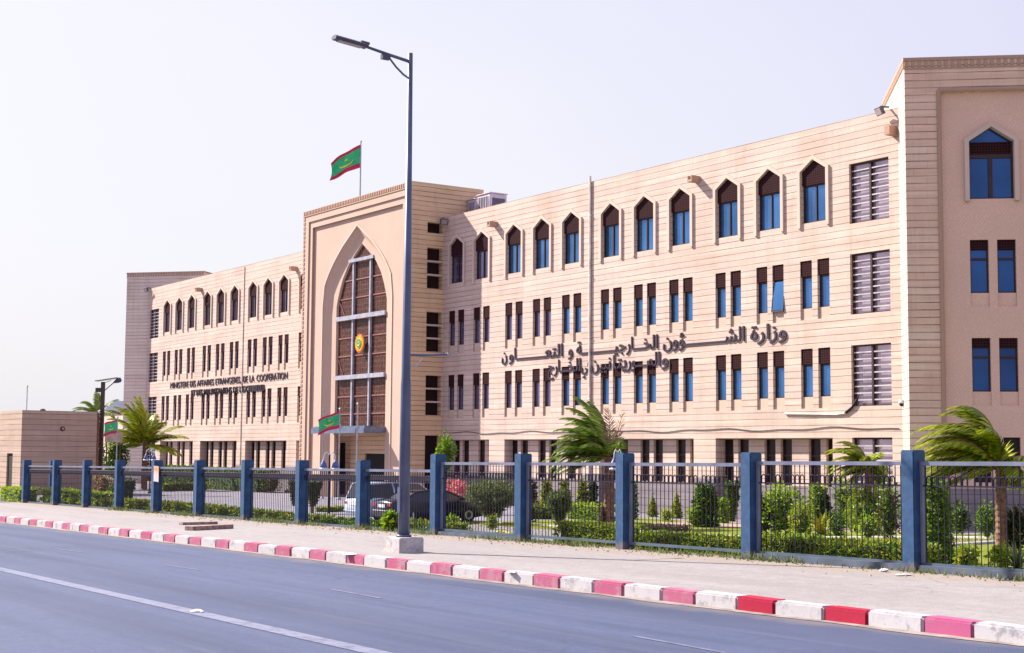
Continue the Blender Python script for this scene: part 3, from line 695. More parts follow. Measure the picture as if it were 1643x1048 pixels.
# state emblem: gold disc with green field, star and crescent, red and yellow rim
em = empty('emblem', (.30, -1.78, 8.78), parent=bld)
def disc(r_, y, mat, nm, par, rin=0):
    b = MB(); n = 40
    vs = [(r_*math.cos(2*math.pi*k/n), y, r_*math.sin(2*math.pi*k/n)) for k in range(n)]+[(r_*math.cos(2*math.pi*k/n), y+.05, r_*math.sin(2*math.pi*k/n)) for k in range(n)]
    b.add(vs, [tuple(range(n))]+[(k, k+n, (k+1) % n+n, (k+1) % n) for k in range(n)]); return b.build(nm, mat, par, fixn=True)
GOLD = simple('emblem_gold', (.62, .30, .015), .4); GREEN = simple('emblem_green', (.03, .28, .08), .5); ORANGE = simple('emblem_orange', (.58, .15, .015), .45); YEL = simple('emblem_yellow', (.70, .52, .03), .4)
disc(.55, 0, ORANGE, 'rim', em); disc(.47, -.02, GOLD, 'ring', em); disc(.31, -.04, YEL, 'inner_ring', em); disc(.27, -.06, GREEN, 'green_field', em)
def crescent(b, cx, cz, r_, y, M_=None, mi=0, thick=.34, up=True):
    n = 16; vs = []
    for k in range(n+1):
        t = math.pi*(1.12+.76*0)+(-math.pi*1.24+math.pi*1.0)*0+ (math.pi*.0); a = math.pi+R(-12)+ (math.pi+R(24))*k/n
        s_ = math.sin(math.pi*k/n); ri = r_*(1-thick*s_)
        vs += [(cx+r_*math.cos(a), y, cz+r_*math.sin(a)), (cx+ri*math.cos(a), y, cz+ri*math.sin(a)+r_*thick*.25*s_)]
    b.add(vs, [(2*k, 2*k+1, 2*k+3, 2*k+2) for k in range(n)], mi, M_)
def star(b, cx, cz, r_, y, mi=0):
    b.add([(cx, y, cz)]+[(cx+(r_ if k % 2 == 0 else r_*.4)*math.sin(math.pi*k/5), y, cz+(r_ if k % 2 == 0 else r_*.4)*math.cos(math.pi*k/5)) for k in range(10)], [(0, 1+k, 1+(k+1) % 10) for k in range(10)], mi)
b = MB(); crescent(b, 0, .02, .19, -.075); star(b, 0, .07, .09, -.075); b.build('star_and_crescent', YEL, em)
# ground entrance under the canopy
b = MB(); b.box(PC-3.1, PC+3.1, -1.3, -.2, 3.3, 3.70, 0); dxa, dxb = xz(585, 1.3, -.5), PC+3.1; b.box(PC-3.12, dxa, -.5, -.3, -.6, 3.3, 0); b.box(dxa, dxb, -.5, -.3, 2.25, 3.3, 0); b.build('entrance_wall', M['stone_warm'], bld)
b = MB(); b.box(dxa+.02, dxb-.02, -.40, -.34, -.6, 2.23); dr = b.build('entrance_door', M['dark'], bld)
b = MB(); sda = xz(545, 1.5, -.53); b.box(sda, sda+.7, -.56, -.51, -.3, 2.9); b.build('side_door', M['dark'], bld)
ca = empty('entrance_canopy', (0, 0, 0), parent=bld); b = MB(); cx0, cx1 = -3.25, 3.35; b.box(cx0, cx1, -3.0, -1.3, 3.46, 3.80); b.build('slab', M['canopy'], ca, bevel=.02); b = MB(); b.box(cx0-.06, cx1+.05, -3.06, -3.005, 3.42, 3.72); b.box(cx0+.1, cx1-.1, -2.9, -2.1, 3.805, 3.84); b.build('fascia', M['canopy'], ca)
# niche shelves and dark backs on the portal flank
b = MB(); 
for a, c in nich: b.quad(*[Mr @ Vector(p) for p in ((-1.09, .44, a), (-.05, .44, a), (-.05, .44, c), (-1.09, .44, c))])
nb = b.build('niche_window', M['glass_dark'], bld); b = MB()
for a, c in nich[1:4]:
    for k in (1, 2): z = a+(c-a)*k/3; b.box(PX1-.30, PX1+.02, -1.088, -.052, z-.045, z+.045)
b.build('niche_shelf', M['trim'], nb)

# ------------------------------------------------------------------ corner towers
def tower(side):
    A = Vector((41.64, -1.34, 0)); d = Vector((.668, .744, 0)); bk = Vector((-.744, .668, 0))
    X, Y = (d, bk)
    Mx = Matrix(((X.x, Y.x, 0, A.x), (X.y, Y.y, 0, A.y), (0, 0, 1, 0), (0, 0, 0, 1)))
    if side < 0: Mx = Matrix(((-1, 0, 0, 2*SY), (0, 1, 0, 0), (0, 0, 1, 0), (0, 0, 0, 1))) @ Mx
    b = MB(); W, TT, D = 6.14, 17.05, 7.0
    p0, p1, pt = 1.30, W-1.30, 15.74
    facade(b, 0, W, -.6, TT, [dict(x0=p0, x1=p1, z0=-.3, z1=pt, d=.12)], Mx, 0, 0)
    cw = 3.07; o2 = [dict(x0=cw-.80, x1=cw+.80, z0=11.77, z1=13.9, za=14.43, d=.2)]
    for z in (0, S):
        for e0, e1 in ((-.81, -.15), (.15, .81)): o2.append(dict(x0=cw+e0, x1=cw+e1, z0=B2-.5-z, z1=T2-z, d=.2))
    for e0, e1 in ((-.81, -.2), (.24, .83)): o2.append(dict(x0=cw+e0, x1=cw+e1, z0=1.43, z1=3.06, d=.2))
    facade(b, p0, p1, -.3, pt, o2, Mx @ Matrix.Translation((0, .12, 0)), 1, 1)
    b.quad((0, D, -.6), (0, 0, -.6), (0, 0, TT), (0, D, TT), 2, Mx); b.quad((W, 0, -.6), (W, D, -.6), (W, D, TT), (W, 0, TT), 0, Mx); b.quad((W, D, -.6), (0, D, -.6), (0, D, TT), (W, D, TT), 0, Mx)
    b.quad((0, 0, TT), (W, 0, TT), (W, D, TT), (0, D, TT), 3, Mx)
    t = b.build('tower_wall', [M['stone_tower'], M['plaster_tex'], M['stone'] if side > 0 else M['stone_pale'], M['roofing']], bld, fixn=True)
    b = MB()                                                 # carved borders: panel roll and roofline
    for (a, c) in (((p0-.08, -.3), (p0-.08, pt+.08)), ((p1+.08, -.3), (p1+.08, pt+.08)), ((p0-.08, pt+.08), (p1+.08, pt+.08))):
        b.tube([(a[0], -.01, a[1]), (c[0], -.01, c[1])], .085, 8, 0, True, Mx)
    for k in range(26): x = W*k/26; b.box(x+.02, x+W/26-.09, -.035, -.002, TT-.33, TT-.12, 0, Mx)
    for k in range(30): y = D*k/30; b.box(-.035, -.002, y+.02, y+D/30-.08, TT-.33, TT-.12, 0, Mx)
    b.box(-.04, W+.04, -.04, D, TT-.10, TT+.02, 0, Mx); b.box(-.03, W, -.03, -.002, TT-.42, TT-.36, 0, Mx)
    b.build('tower_border', M['bead'], bld, fixn=True)
    b = MB(); b.box(p0+.02, p1-.02, .06, .118, -.6, 1.2, 0, Mx); b.box(-.03, p0-.2, -.03, -.002, -.6, .9, 0, Mx); b.box(p1+.2, W+.03, -.03, -.002, -.6, .9, 0, Mx); b.build('tower_plinth', M['plinth'], bld, fixn=True)
    if side < 0: return
    def win(nm, frm, lat, gls, gm=None):
        fr = MB()
        for q in frm: fr.box(*q, 0, Mx)
        f_ = fr.build(nm, M['frame'], bld, fixn=True)
        l_ = MB()
        for q in lat: l_.box(*q, 0, Mx)
        if lat: l_.build('lattice', M['lattice'], f_, fixn=True)
        g_ = MB()
        for x0, x1, z0, z1 in gls: g_.quad((x0, .31, z0), (x1, .31, z0), (x1, .31, z1), (x0, .31, z1), 0, Mx)
        g_.build('glass', gm or M['tglass'], f_); return f_
    for z in (0, S):
        fm, la, gl = [], [], []
        for e0, e1 in ((-.81, -.15), (.15, .81)):
            a, c = cw+e0, cw+e1; fm += [(a, a+.05, .25, .308, B2-z, T2-z), (c-.05, c, .25, .308, B2-z, T2-z), (a, c, .25, .308, B2-z, B2+.05-z), (a, c, .24, .308, 9.52-z, 9.6-z)]; la.append((a+.05, c-.05, .2, .25, 9.9-z, T2-z-.003)); gl.append((a, c, B2-z, T2-z))
        win('slit_window', fm, la, gl)
        sp = MB()
        for e0, e1 in ((-.81, -.15), (.15, .81)): sp.box(cw+e0+.002, cw+e1-.002, .18, .318, B2-.498-z, B2-z, 0, Mx)
        sp.build('spandrel_panel', M['plaster_tex'], bld, fixn=True)
    fm, gl = [], []
    for e0, e1 in ((-.81, -.2), (.24, .83)):
        a, c = cw+e0, cw+e1; fm += [(a, a+.05, .25, .308, 1.43, 3.06), (c-.05, c, .25, .308, 1.43, 3.06), (a, c, .25, .308, 2.3, 2.36)]; gl.append((a, c, 1.43, 3.06))
    win('ground_window', fm, [], gl, gm=M['glass_dark'])
    fm = [(cw-.80, cw-.73, .25, .308, 11.77, 13.9), (cw+.73, cw+.80, .25, .308, 11.77, 13.9), (cw-.73, cw+.73, .25, .308, 11.77, 11.83), (cw-.09, cw+.06, .25, .308, 11.83, 13.3), (cw-.73, cw+.73, .25, .308, 13.3, 13.44)]
    f_ = win('arched_window', fm, [(cw-.73, cw+.73, .26, .30, 13.44, 13.9)], [(cw-.80, cw+.80, 11.77, 14.43)])
    h = MB(); po = [(-.96, 11.68), (-.96, 13.98), (0, 14.62), (.96, 13.98), (.96, 11.68)]; pi_ = [(-.80, 11.68), (-.80, 13.9), (0, 14.43), (.80, 13.9), (.80, 11.68)]
    for i in range(4):
        a, c, d2, e = po[i], po[i+1], pi_[i+1], pi_[i]
        h.quad((cw+a[0], -.02, a[1]), (cw+e[0], -.02, e[1]), (cw+d2[0], -.02, d2[1]), (cw+c[0], -.02, c[1]), 0, Mx); h.quad((cw+a[0], .12, a[1]), (cw+a[0], -.02, a[1]), (cw+c[0], -.02, c[1]), (cw+c[0], .12, c[1]), 0, Mx); h.quad((cw+e[0], -.02, e[1]), (cw+e[0], .12, e[1]), (cw+d2[0], .12, d2[1]), (cw+d2[0], -.02, d2[1]), 0, Mx)
    h.build('hood_frame', M['trim'], f_)
M['tglass'] = glass('deep_blue_glass', (.02, .075, .19), .6)
tower(1); tower(-1)

# ------------------------------------------------------------------ facade fittings
def spout(x, z):
    b = MB(); b.box(x-.15, x+.15, -.5, -.002, z-.16, z-.06); b.box(x-.15, x-.09, -.5, -.002, z-.06, z+.12); b.box(x+.09, x+.15, -.5, -.002, z-.06, z+.12); b.build('water_spout', M['bead'], bld)
for x in (12.25, 28.6, -28.6, -12.1): spout(x, 14.62)
b = MB(); b.box(39.85, 40.1, -.45, -.002, 14.6, 14.95); b.build('water_spout', M['bead'], bld)
for x in (20.72, -20.6):
    b = MB(); q_ = .06 if x > 0 else .03; b.tube([(x, -.003-q_, 15.95 if x > 0 else 15.6), (x, -.003-q_, .2)], q_, 8)
    for z in (2.2, 5, 8, 11, 14): b.box(x-q_-.02, x+q_+.02, -2*q_-.012, -.002, z-.02, z+.02)
    b.build('drainpipe', M['pipe'], bld, smooth=False)
b = MB(); b.tube([(x, -.03, 3.42+.045*math.sin(x*.9)+.03*math.sin(x*2.1)) for x in frange(7.1, 40, .5)], .018, 4); b.build('facade_cable', M['black'], bld)
b = MB(); b.tube([(34.0, -.05, 4.05), (36.9, -.05, 3.98), (37.35, -.05, 4.02)], .045, 6); b.build('conduit', M['pipe'], bld); b = MB(); b.tube([(37.3, -.05, 4.02), (37.7, -.06, 4.25), (37.95, -.05, 4.55)], .05, 6); b.build('conduit_bend', M['bar'], bld)
def floodlight(p, yaw):
    e = empty('floodlight', p, yaw, bld); b = MB(); b.box(-.22, .22, -.5, -.36, -.16, .16, 0, Matrix.Rotation(R(25), 4, 'X')); b.box(-.03, .03, -.36, 0, -.03, .03); b.build('housing', M['lamp_dark'], e); b = MB(); b.quad((-.19, -.505, -.13), (.19, -.505, -.13), (.19, -.505, .13), (-.19, -.505, .13), 0, Matrix.Rotation(R(25), 4, 'X')); b.build('lens', M['lens'], e)
floodlight((PX1, -.25, 15.55), R(90)); floodlight((39.7, -.0, 15.78), R(-20)); floodlight((-39.6, 0, 15.72), R(10))
e = empty('security_camera', (40.35, -.25, 4.35), 0, bld); b = MB(); b.box(-.05, .05, 0, .1, -.02, .04); b.lathe([(.12, .12), (.13, .02), (.12, -.02)], 12); b.build('housing', M['globe'], e); b = MB(); b.lathe([(.11, -.02), (.09, -.10), (.03, -.14)], 12); b.build('dome', M['black'], e)

# lettering on both wings, raised off the stone
def glyphs(txt, bold=.012):
    c = bpy.data.curves.new('tmp_text', 'FONT'); c.body = txt; c.size = 1; c.extrude = .022; c.offset = bold
    o = bpy.data.objects.new('tmp_text', c); COL.objects.link(o); dg = bpy.context.evaluated_depsgraph_get(); dg.update()
    me = bpy.data.meshes.new_from_object(o.evaluated_get(dg)); vs = [v.co.copy() for v in me.vertices]; fs = [tuple(p.vertices) for p in me.polygons]
    bpy.data.objects.remove(o); bpy.data.curves.remove(c); bpy.data.meshes.remove(me); return vs, fs
def put(b, txt, x0, x1, zb, sz, bold=.012):
    vs, fs = glyphs(txt, bold); mn = min(v.x for v in vs); mx = max(v.x for v in vs); k = (x1-x0)/(mx-mn)
    b.add([(x0+(v.x-mn)*k, -.035-v.z, zb+v.y*sz) for v in vs], [tuple(reversed(f)) for f in fs])
def ar(b, codes, u0, u1, zb, sz): put(b, ''.join(chr(c) for c in codes), xz(u0, zb+.2, -.1), xz(u1, zb+.2, -.1), zb, sz, .012)
def kash(b, u0, u1, zb, sz): b.box(xz(u0, zb, -.1), xz(u1, zb, -.1), -.058, -.012, zb-.005*sz, zb+.10*sz)
Z1, K = 7.20, .88
b = MB(); word = lambda: (b.build('arabic_word', M['letter'], bld), MB())[1]
ar(b, [0xFE93, 0xFEAD, 0xFE8D, 0xFEAF, 0xFEED], 1202, 1260, Z1, K); b = word()
ar(b, [0xFEB8, 0xFEDF, 0xFE8D], 1160, 1193, Z1, K); kash(b, 1095, 1163, Z1, K); ar(b, [0xFEE5, 0xFEED, 0xFE86], 1062, 1099, Z1, K); b = word()
ar(b, [0xFEA8, 0xFEDF, 0xFE8D], 1030, 1053.5, Z1, K); kash(b, 1014, 1033, Z1, K); ar(b, [0xFEAD, 0xFE8E], 1003, 1016, Z1, K)
ar(b, [0xFEF4, 0xFE9F], 983, 1002, Z1, K); kash(b, 930, 985, Z1, K); ar(b, [0xFE94], 923, 933, Z1, K); b = word()
ar(b, [0xFEED], 910, 917, Z1, K); b = word(); ar(b, [0xFECC, 0xFE98, 0xFEDF, 0xFE8D], 872, 901, Z1, K); kash(b, 826, 875, Z1, K); ar(b, [0xFEED, 0xFE8E], 815, 829, Z1, K); ar(b, [0xFEE5], 803.5, 811.5, Z1, K)
b = word()
Z2 = 6.40
b = MB()
ar(b, [0xFE8D, 0xFEED], 1054, 1070.5, Z2, K); ar(b, [0xFEE4, 0xFEDF], 1036, 1052, Z2, K); kash(b, 1018, 1038, Z2, K); ar(b, [0xFEAD, 0xFEEE], 1004, 1020, Z2, K)
ar(b, [0xFE8E, 0xFE98, 0xFEF3], 982, 1003, Z2, K); b = word(); ar(b, [0xFEE6, 0xFEF4, 0xFEF4, 0xFEE7], 947, 978, Z2, K); b = word(); ar(b, [0xFEF2, 0xFED3], 931, 946, Z2, K); b = word()
ar(b, [0xFEA8, 0xFEDF, 0xFE8D], 909, 930, Z2, K); kash(b, 897, 911, Z2, K); ar(b, [0xFEAD, 0xFE8E], 887, 898, Z2, K); ar(b, [0xFE9D], 878, 886.5, Z2, K)
b.build('arabic_word', M['letter'], bld)
for txt, u0, u1, zb, sz in (('MINISTERE', 273, 302, 7.22, .66), ('DES', 304.3, 313.2, 7.22, .66), ('AFFAIRES', 315.6, 342.6, 7.22, .66), ('ETRANGERES,', 345.4, 386, 7.22, .66), ('DE', 390, 396.6, 7.22, .66), ('LA', 400, 407.4, 7.22, .66), ('COOPERATION', 411.3, 460.7, 7.22, .66),
                            ('ET', 307.4, 313, 6.54, .62), ('DES', 315.6, 324, 6.54, .62), ('MAURITANIENS', 326.6, 371.3, 6.54, .62), ('DE', 374.2, 381.2, 6.54, .62), ("L'EXTERIEUR", 384.2, 425, 6.54, .62)):
    b = MB(); put(b, txt, xz(u0, zb+.2, -.05), xz(u1, zb+.2, -.05), zb, sz, -.006 if zb > 7 else -.016); b.build('french_word', M['letter'], bld)
b = MB(); put(b, "ET DES MAURITANIENS DE L'EXTERIEUR", -30.1, -16.8, 6.52, .64, .012); b.build('french_lettering', M['letter'], bld)

# rooftop plant and flags
def ac_unit(x, y, z, L, lab):
    e = tag(empty('air_conditioner', (x, y, z)), lab, 'air conditioner', 'air conditioners on the roof')
    b = MB(); b.box(0, L, 0, 1.15, .1, 1.15); b.box(.05, .15, .1, 1.05, -.75, .1); b.box(L-.15, L-.05, .1, 1.05, -.75, .1); b.build('casing', M['ac'], e, bevel=.03)
    b = MB(); b.box(.14, L-.14, -.015, -.002, .3, 1.0); 
    b.box(L+.002, L+.015, .15, 1.0, .3, .9); b.build('grille', M['ac_grille'], e)
    b = MB()
    for k in range(5): xx = .14+(L-.28)*k/4; b.box(xx-.02, xx+.02, -.03, -.016, .3, 1.0)
    b.box(-.03, L+.03, -.05, 1.2, 1.155, 1.21); b.build('cover', M['ac'], e)
ac_unit(7.0, 1.5, 15.62, .85, 'small air conditioner beside the portal on the roof')
ac_unit(8.05, 1.5, 15.75, 1.30, 'larger air conditioner on the roof, farther from the portal')
RTD = Vector((-RT.x, -RT.y, 0)).normalized()
FG = simple('flag_green', (.03, .44, .17), .7, var=.12); FR = simple('flag_red', (.50, .02, .07), .7); FY = simple('flag_yellow', (.72, .62, .04), .7)
def flag(parent, top, Lh, Hh, droop, amp, emb=1.0, red=.145):
    """hoist at local top, cloth streaming down wind"""
    nx, nz = 22, 14; b = MB()
    side = Vector((-RTD.y, RTD.x, 0))
    def P(s, t):
        off = side*(amp*math.sin(s*5.2+t*1.6)*s*.8+amp*.4*math.sin(s*11+t*3)*s); q = Vector((0, 0, top))+RTD*(Lh*s*(.94-.05*math.sin(t*3)))+off
        q.z += -Hh*t - droop*(s**1.15)*(1-.30*t) - .06*Hh*math.sin(s*6+t*2)*s; return q
    for j in range(nz+1):
        for i in range(nx+1): b.v.append(tuple(P(i/nx, j/nz)))
    for j in range(nz):
        for i in range(nx):
            t = (j+.5)/nz; b.f.append((j*(nx+1)+i, j*(nx+1)+i+1, (j+1)*(nx+1)+i+1, (j+1)*(nx+1)+i)); b.m.append(1 if (t < red*.8 or t > 1-red*1.3) else 0)
    fl = b.build('flag', [FG, FR], parent, smooth=True)
    for sgn in (1, -1):                                      # crescent and star on both sides of the cloth
        b = MB(); n = 14
        for k in range(n+1):
            a = math.pi*(k/n); s_ = math.sin(math.pi*k/n)
            for rr in (1, 1-.42*s_):
                s = .5+.25*rr*math.cos(a); t = .46+.25*rr*math.sin(a)+(.0 if rr == 1 else .02); q = P(s, t); nn = (P(s+.01, t)-q).cross(P(s, t+.01)-q).normalized(); b.v.append(tuple(q+nn*.012*sgn))
        b.f = [(2*k, 2*k+1, 2*k+3, 2*k+2) for k in range(n)]; b.m = [0]*n
        vs = []
        for k in range(11):
            rr = 0 if k == 0 else (.09 if k % 2 else .04); a = math.pi*(k-1)/5; s = .5+rr*math.sin(a)*.8; t = .38-rr*math.cos(a); q = P(s, t); nn = (P(s+.01, t)-q).cross(P(s, t+.01)-q).normalized(); vs.append(q+nn*.012*sgn)
        b.add(vs, [(0, 1+k, 1+(k+1) % 10) for k in range(10)]); b.build('star_and_crescent', FY, fl, smooth=True)
def flagpole(p, H, lab, r_=.045, fl=None):
    e = tag(empty('flagpole', p), lab, 'flagpole', 'flagpoles of the ministry'); b = MB(); b.tube([(0, 0, 0), (0, 0, H*.5), (0, 0, H)], [r_, r_*.9, r_*.75], 8); b.lathe([(.02, H), (r_*1.7, H+.05), (.02, H+.14)], 8); b.lathe([(r_*3, 0), (r_*3, .05), (r_*1.5, .12)], 10); b.build('pole', M['white_metal'] if H < 9 else M['pole'], e)
    if fl: flag(e, H-fl[0], *fl[1:])
pf = hy(578, 300, -.9); flagpole((pf.x, -.9, PT-.01), 21.35-PT, 'flagpole with a green and red flag flying above the portal roof', .05, (.12, 2.0, 1.45, 1.15, .34))
def on_ground(u, v):                                         # never behind the building line
    p = at(u, v); lim = -3.6 if -8 < p.x < 8 else (-2.7 if p.x > 38 else -1.3)
    if p.y > lim and p.x < 43: p = hy(u, v, lim)
    p.z = base(p.x, p.y)+.004; return p
def pv(Q): d = Vector(Q)-CAM; return 524-FPX*d.dot(UP)/d.dot(FW)

# ------------------------------------------------------------------ guard house
G = at(31, 794); G.z = base(G.x, G.y); gh = tag(empty('guard_house', (G.x, G.y, G.z)), 'low flat roofed sandstone guard house at the far end of the fence', 'guard house')
gH = (hx(31, 658, G.x)-G).z; gD = hx(155, 700, G.x).y-G.y
b = MB(); facade(b, -5, 0, -.5, gH, [dict(x0=-3.0, x1=-1.72, z0=.35, z1=2.5, d=.15)]); Mg = Matrix.Rotation(R(90), 4, 'Z'); facade(b, 0, gD, -.5, gH, [], Mg)
b.quad((-5, gD, -.5), (-5, 0, -.5), (-5, 0, gH), (-5, gD, gH)); b.quad((0, gD, -.5), (-5, gD, -.5), (-5, gD, gH), (0, gD, gH)); b.quad((-5, 0, gH), (0, 0, gH), (0, gD, gH), (-5, gD, gH), 1)
b.build('wall', [M['stone_guard'] if 'stone_guard' in M else M['stone'], M['roofing']], gh)
b = MB(); b.box(-3.0, -1.72, .10, .14, .35, 2.5); b.build('door', M['dark'], gh)
b = MB(); q = hx(100, 688, G.x)-G; b.lathe([(.13, 0), (.15, .06), (.10, .14)], 12, 0, Matrix.Translation((0.0, q.y, q.z)) @ Matrix.Rotation(R(90), 4, 'Y')); wl = b.build('wall_lamp', M['rust'], gh); b = MB(); b.lathe([(.08, .14), (.06, .19)], 10, 0, Matrix.Translation((0.0, q.y, q.z)) @ Matrix.Rotation(R(90), 4, 'Y')); b.build('lamp_glass', M['lens'], wl)
b = MB(); b.tube([(-.15, .3, gH), (-.15, .3, gH+1.4)], .035, 6); b.lathe([(.03, gH+1.4), (.06, gH+1.46), (.02, gH+1.55)], 6, 0, Matrix.Translation((-.15, .3, 0))); b.build('mast', M['pipe'], gh)
b = MB(); b.lathe([(.18, gH), (.16, gH+.1), (.05, gH+.15)], 10, 0, Matrix.Translation((-1.2, 1.6, 0))); b.build('roof_vent', M['rust'], gh)

# ------------------------------------------------------------------ fence: pillars and railing panels
PX = [20.20, 23.75, 26.95, 30.09, 33.29, 36.58, 39.83, 43.10, 46.28, 49.64, 52.88, 56.14, 59.46, 62.88, 66.25]
RZ = math.atan(.02)
def pillar_mesh(h):
    b = MB(); b.box(-.125, .125, -.14, .14, -.5, h); o = b.build('fence_pillar', M['fence'], bevel=.018); return o
pm = {1.65: None, 1.78: None}
plabel = ['', 'next to the double one', 'third', 'fourth', 'fifth', 'sixth', 'seventh', 'eighth', 'ninth', 'tenth', 'eleventh', 'twelfth', 'thirteenth', 'fourteenth']
for i, x in enumerate(PX):
    h = 1.65 if i < 9 else 1.78
    if pm[h] is None: o = pillar_mesh(h); pm[h] = o
    else: o = pm[h].copy(); COL.objects.link(o)
    o.location = (x+.125, yfen(x)+.14, zroad(x)+.15); o.rotation_euler = (0, 0, RZ); r_ = random.Random(i); 
    zt_ = {0: 1.955, 6: 2.13, 7: 2.15, 8: 2.18, 13: 2.475}.get(i)
    if zt_: o.scale = (1, 1, (zt_-zroad(x)-.15)/h)
    lab = ['blue concrete fence pillar closest to the guard house, front one of a pair', 'blue concrete fence pillar, second from the guard house', 'blue concrete fence pillar, third from the guard house', 'blue concrete fence pillar, fourth from the guard house', 'blue concrete fence pillar carrying the orange poster', 'blue concrete fence pillar just right of the poster pillar', 'blue concrete fence pillar midway between poster and parked cars', 'blue concrete fence pillar beside the clipped conical bushes', 'blue concrete fence pillar standing in front of the pale car', 'taller blue fence pillar just right of the street lamp', 'taller blue fence pillar beside the yellow plastic bag', 'taller blue fence pillar hiding the garden lamp post', 'taller blue fence pillar at the left end of the widest full panel', 'nearest and tallest looking blue fence pillar', 'blue fence pillar just beyond the frame on the right'][i]
    tag(o, lab, 'fence pillar', 'blue fence pillars')
o = pm[1.65].copy(); COL.objects.link(o); o.location = (20.35, yfen(20.2)+1.15, zroad(20)+.13); o['label'] = 'blue concrete fence pillar closest to the guard house, rear one of a pair'
def panel(i):
    x0, x1 = PX[i]+.25, PX[i+1]; tall = i >= 9; L = x1-x0
    zb = zroad(x0)+.15; e = tag(empty('fence_panel', (x0, yfen(x0)+.14, zb), RZ), None, 'fence panel', 'iron railing panels of the fence')
    ends = ['the guard house pair of pillars', 'the second fence pillar', 'the third fence pillar', 'the fourth fence pillar', 'the poster pillar', 'the pillar after the poster', 'the seventh fence pillar', 'the conical bushes', 'the pale car pillar', 'the pillar by the street lamp', 'the yellow bag pillar', 'the garden lamp pillar', 'the thirteenth fence pillar', 'the nearest pillar']
    e['label'] = 'iron railing panel with hooped band, reaching right from '+ends[i]
    H = 1.60 if tall else 1.43
    if i == 12 or i == 13: H = 1.63
    slope = math.tan(0)+.0084
    def bx(b, x0_, x1_, y0, y1, z0, z1):
        b.add([(x0_, y0, z0+x0_*slope), (x1_, y0, z0+x1_*slope), (x1_, y1, z0+x1_*slope), (x0_, y1, z0+x0_*slope), (x0_, y0, z1+x0_*slope), (x1_, y0, z1+x1_*slope), (x1_, y1, z1+x1_*slope), (x0_, y1, z1+x0_*slope)], [(3, 2, 1, 0), (4, 5, 6, 7), (0, 1, 5, 4), (1, 2, 6, 5), (2, 3, 7, 6), (3, 0, 4, 7)])
    b = MB(); bx(b, .01, L-.01, -.025, .025, H-.06, H); b.build('top_rail', M['rail'], e)
    zb0 = .14 if tall else .06
    b = MB(); bx(b, .01, L-.01, -.022, .022, zb0-.05, zb0); b.build('bottom_rail', M['rail_blue'], e)
    if tall:
        b = MB(); bx(b, .012, .06, -.024, .024, zb0, H-.06); b.build('side_stile', M['rail'], e); b = MB(); bx(b, L-.06, L-.012, -.024, .024, zb0, H-.06); b.build('side_stile', M['rail'], e)
    n = int(round(L/.108)); st = L/n; b = MB(); rr = random.Random(i)
    for k in range(1, n):
        x = k*st; t = .0055; j = rr.uniform(-.006, .006)
        bx(b, x-t+j, x+t+j, -t, t, zb0, H-.06)
    b.build('bars', M['bar'], e)
    b = MB(); zh = H-(.36 if tall else .29)
    for k in range(1, n-1, 1):
        xa = k*st; rx = st*.5; cx = xa+rx
        if rr.random() < (.12 if i > 9 else .0): continue
        pts = [(cx-rx*.72, 0, zh+cx*slope), (cx-rx*.72, 0, zh+.10+cx*slope)]+[(cx-rx*.72*math.cos(math.pi*q/4), 0, zh+.10+.042*math.sin(math.pi*q/4)+cx*slope) for q in (1, 2, 3)]+[(cx+rx*.72, 0, zh+.10+cx*slope), (cx+rx*.72, 0, zh+cx*slope)]
        b.tube(pts, .011 if tall else .015, 4, 0, False)
    bx(b, .02, L-.02, -.01, .01, zh-.012, zh+.012)
    if not tall: bx(b, .02, L-.02, -.012, .012, zh+.03, zh+.12)
    b.build('hoop_band', M['bar'], e)
    if i in (9, 12, 13):
        b = MB(); bx(b, .0, L, -.10, .12, -.4, .105 if i != 9 else .08); b.build('curb_wall', M['fence_low'], e)
M['fence_low'] = simple('blue_curb_wall', (.065, .085, .125), .7, var=.15, scale=4, dirt=(.15, .135, .135))
for i in range(14): panel(i)
b = MB(); b.box(-.15, .15, -.004, .004, -.26, .22); o = b.build('poster', M['poster']); o.location = (33.75, yfen(33.29)-.01, 1.66); o.rotation_euler = (R(2), R(3), RZ+R(8)); tag(o, 'faded orange and white poster stuck to a blue fence pillar', 'poster')

# ------------------------------------------------------------------ street lamps
P = at(640, 888); pole = Vector((54.98, -30.15, zroad(54.98)+.15))
sl_ = tag(empty('street_lamp', pole, math.atan(.012)), 'tall grey blue steel street lamp standing on a concrete block by the kerb', 'street lamp', 'street lamps')
b = MB(); b.box(-.29, .29, -.25, .25, -.1, .27); b.build('concrete_base', M['block'], sl_, bevel=.02)
b = MB(); b.tube([(0, 0, .27), (0, 0, 3.0), (0, 0, 3.1), (0, 0, 9.06)], [.105, .092, .083, .045], 10); b.tube([(0, 0, .27), (0, 0, .31)], .14, 10); b.build('pole', M['pole'], sl_, smooth=True)
b = MB(); b.box(-.045, .045, -.12, -.075, .7, 1.15); b.build('service_hatch', M['pole'], sl_)
b = MB(); b.tube([(0, 0, 8.90), (0, -.45, 8.96), (0, -.92, 9.03)], [.032, .03, .026], 8); b.build('arm', M['pole'], sl_)
b = MB(); b.tube([(0, 0, 8.58), (0, -.14, 8.64), (0, -.30, 8.76), (0, -.47, 8.93)], .018, 6); b.build('brace', M['pole'], sl_)
b = MB(); b.box(-.045, .045, -.60, -.44, 8.86, 8.95); b.build('junction_box', M['lamp_dark'], sl_)
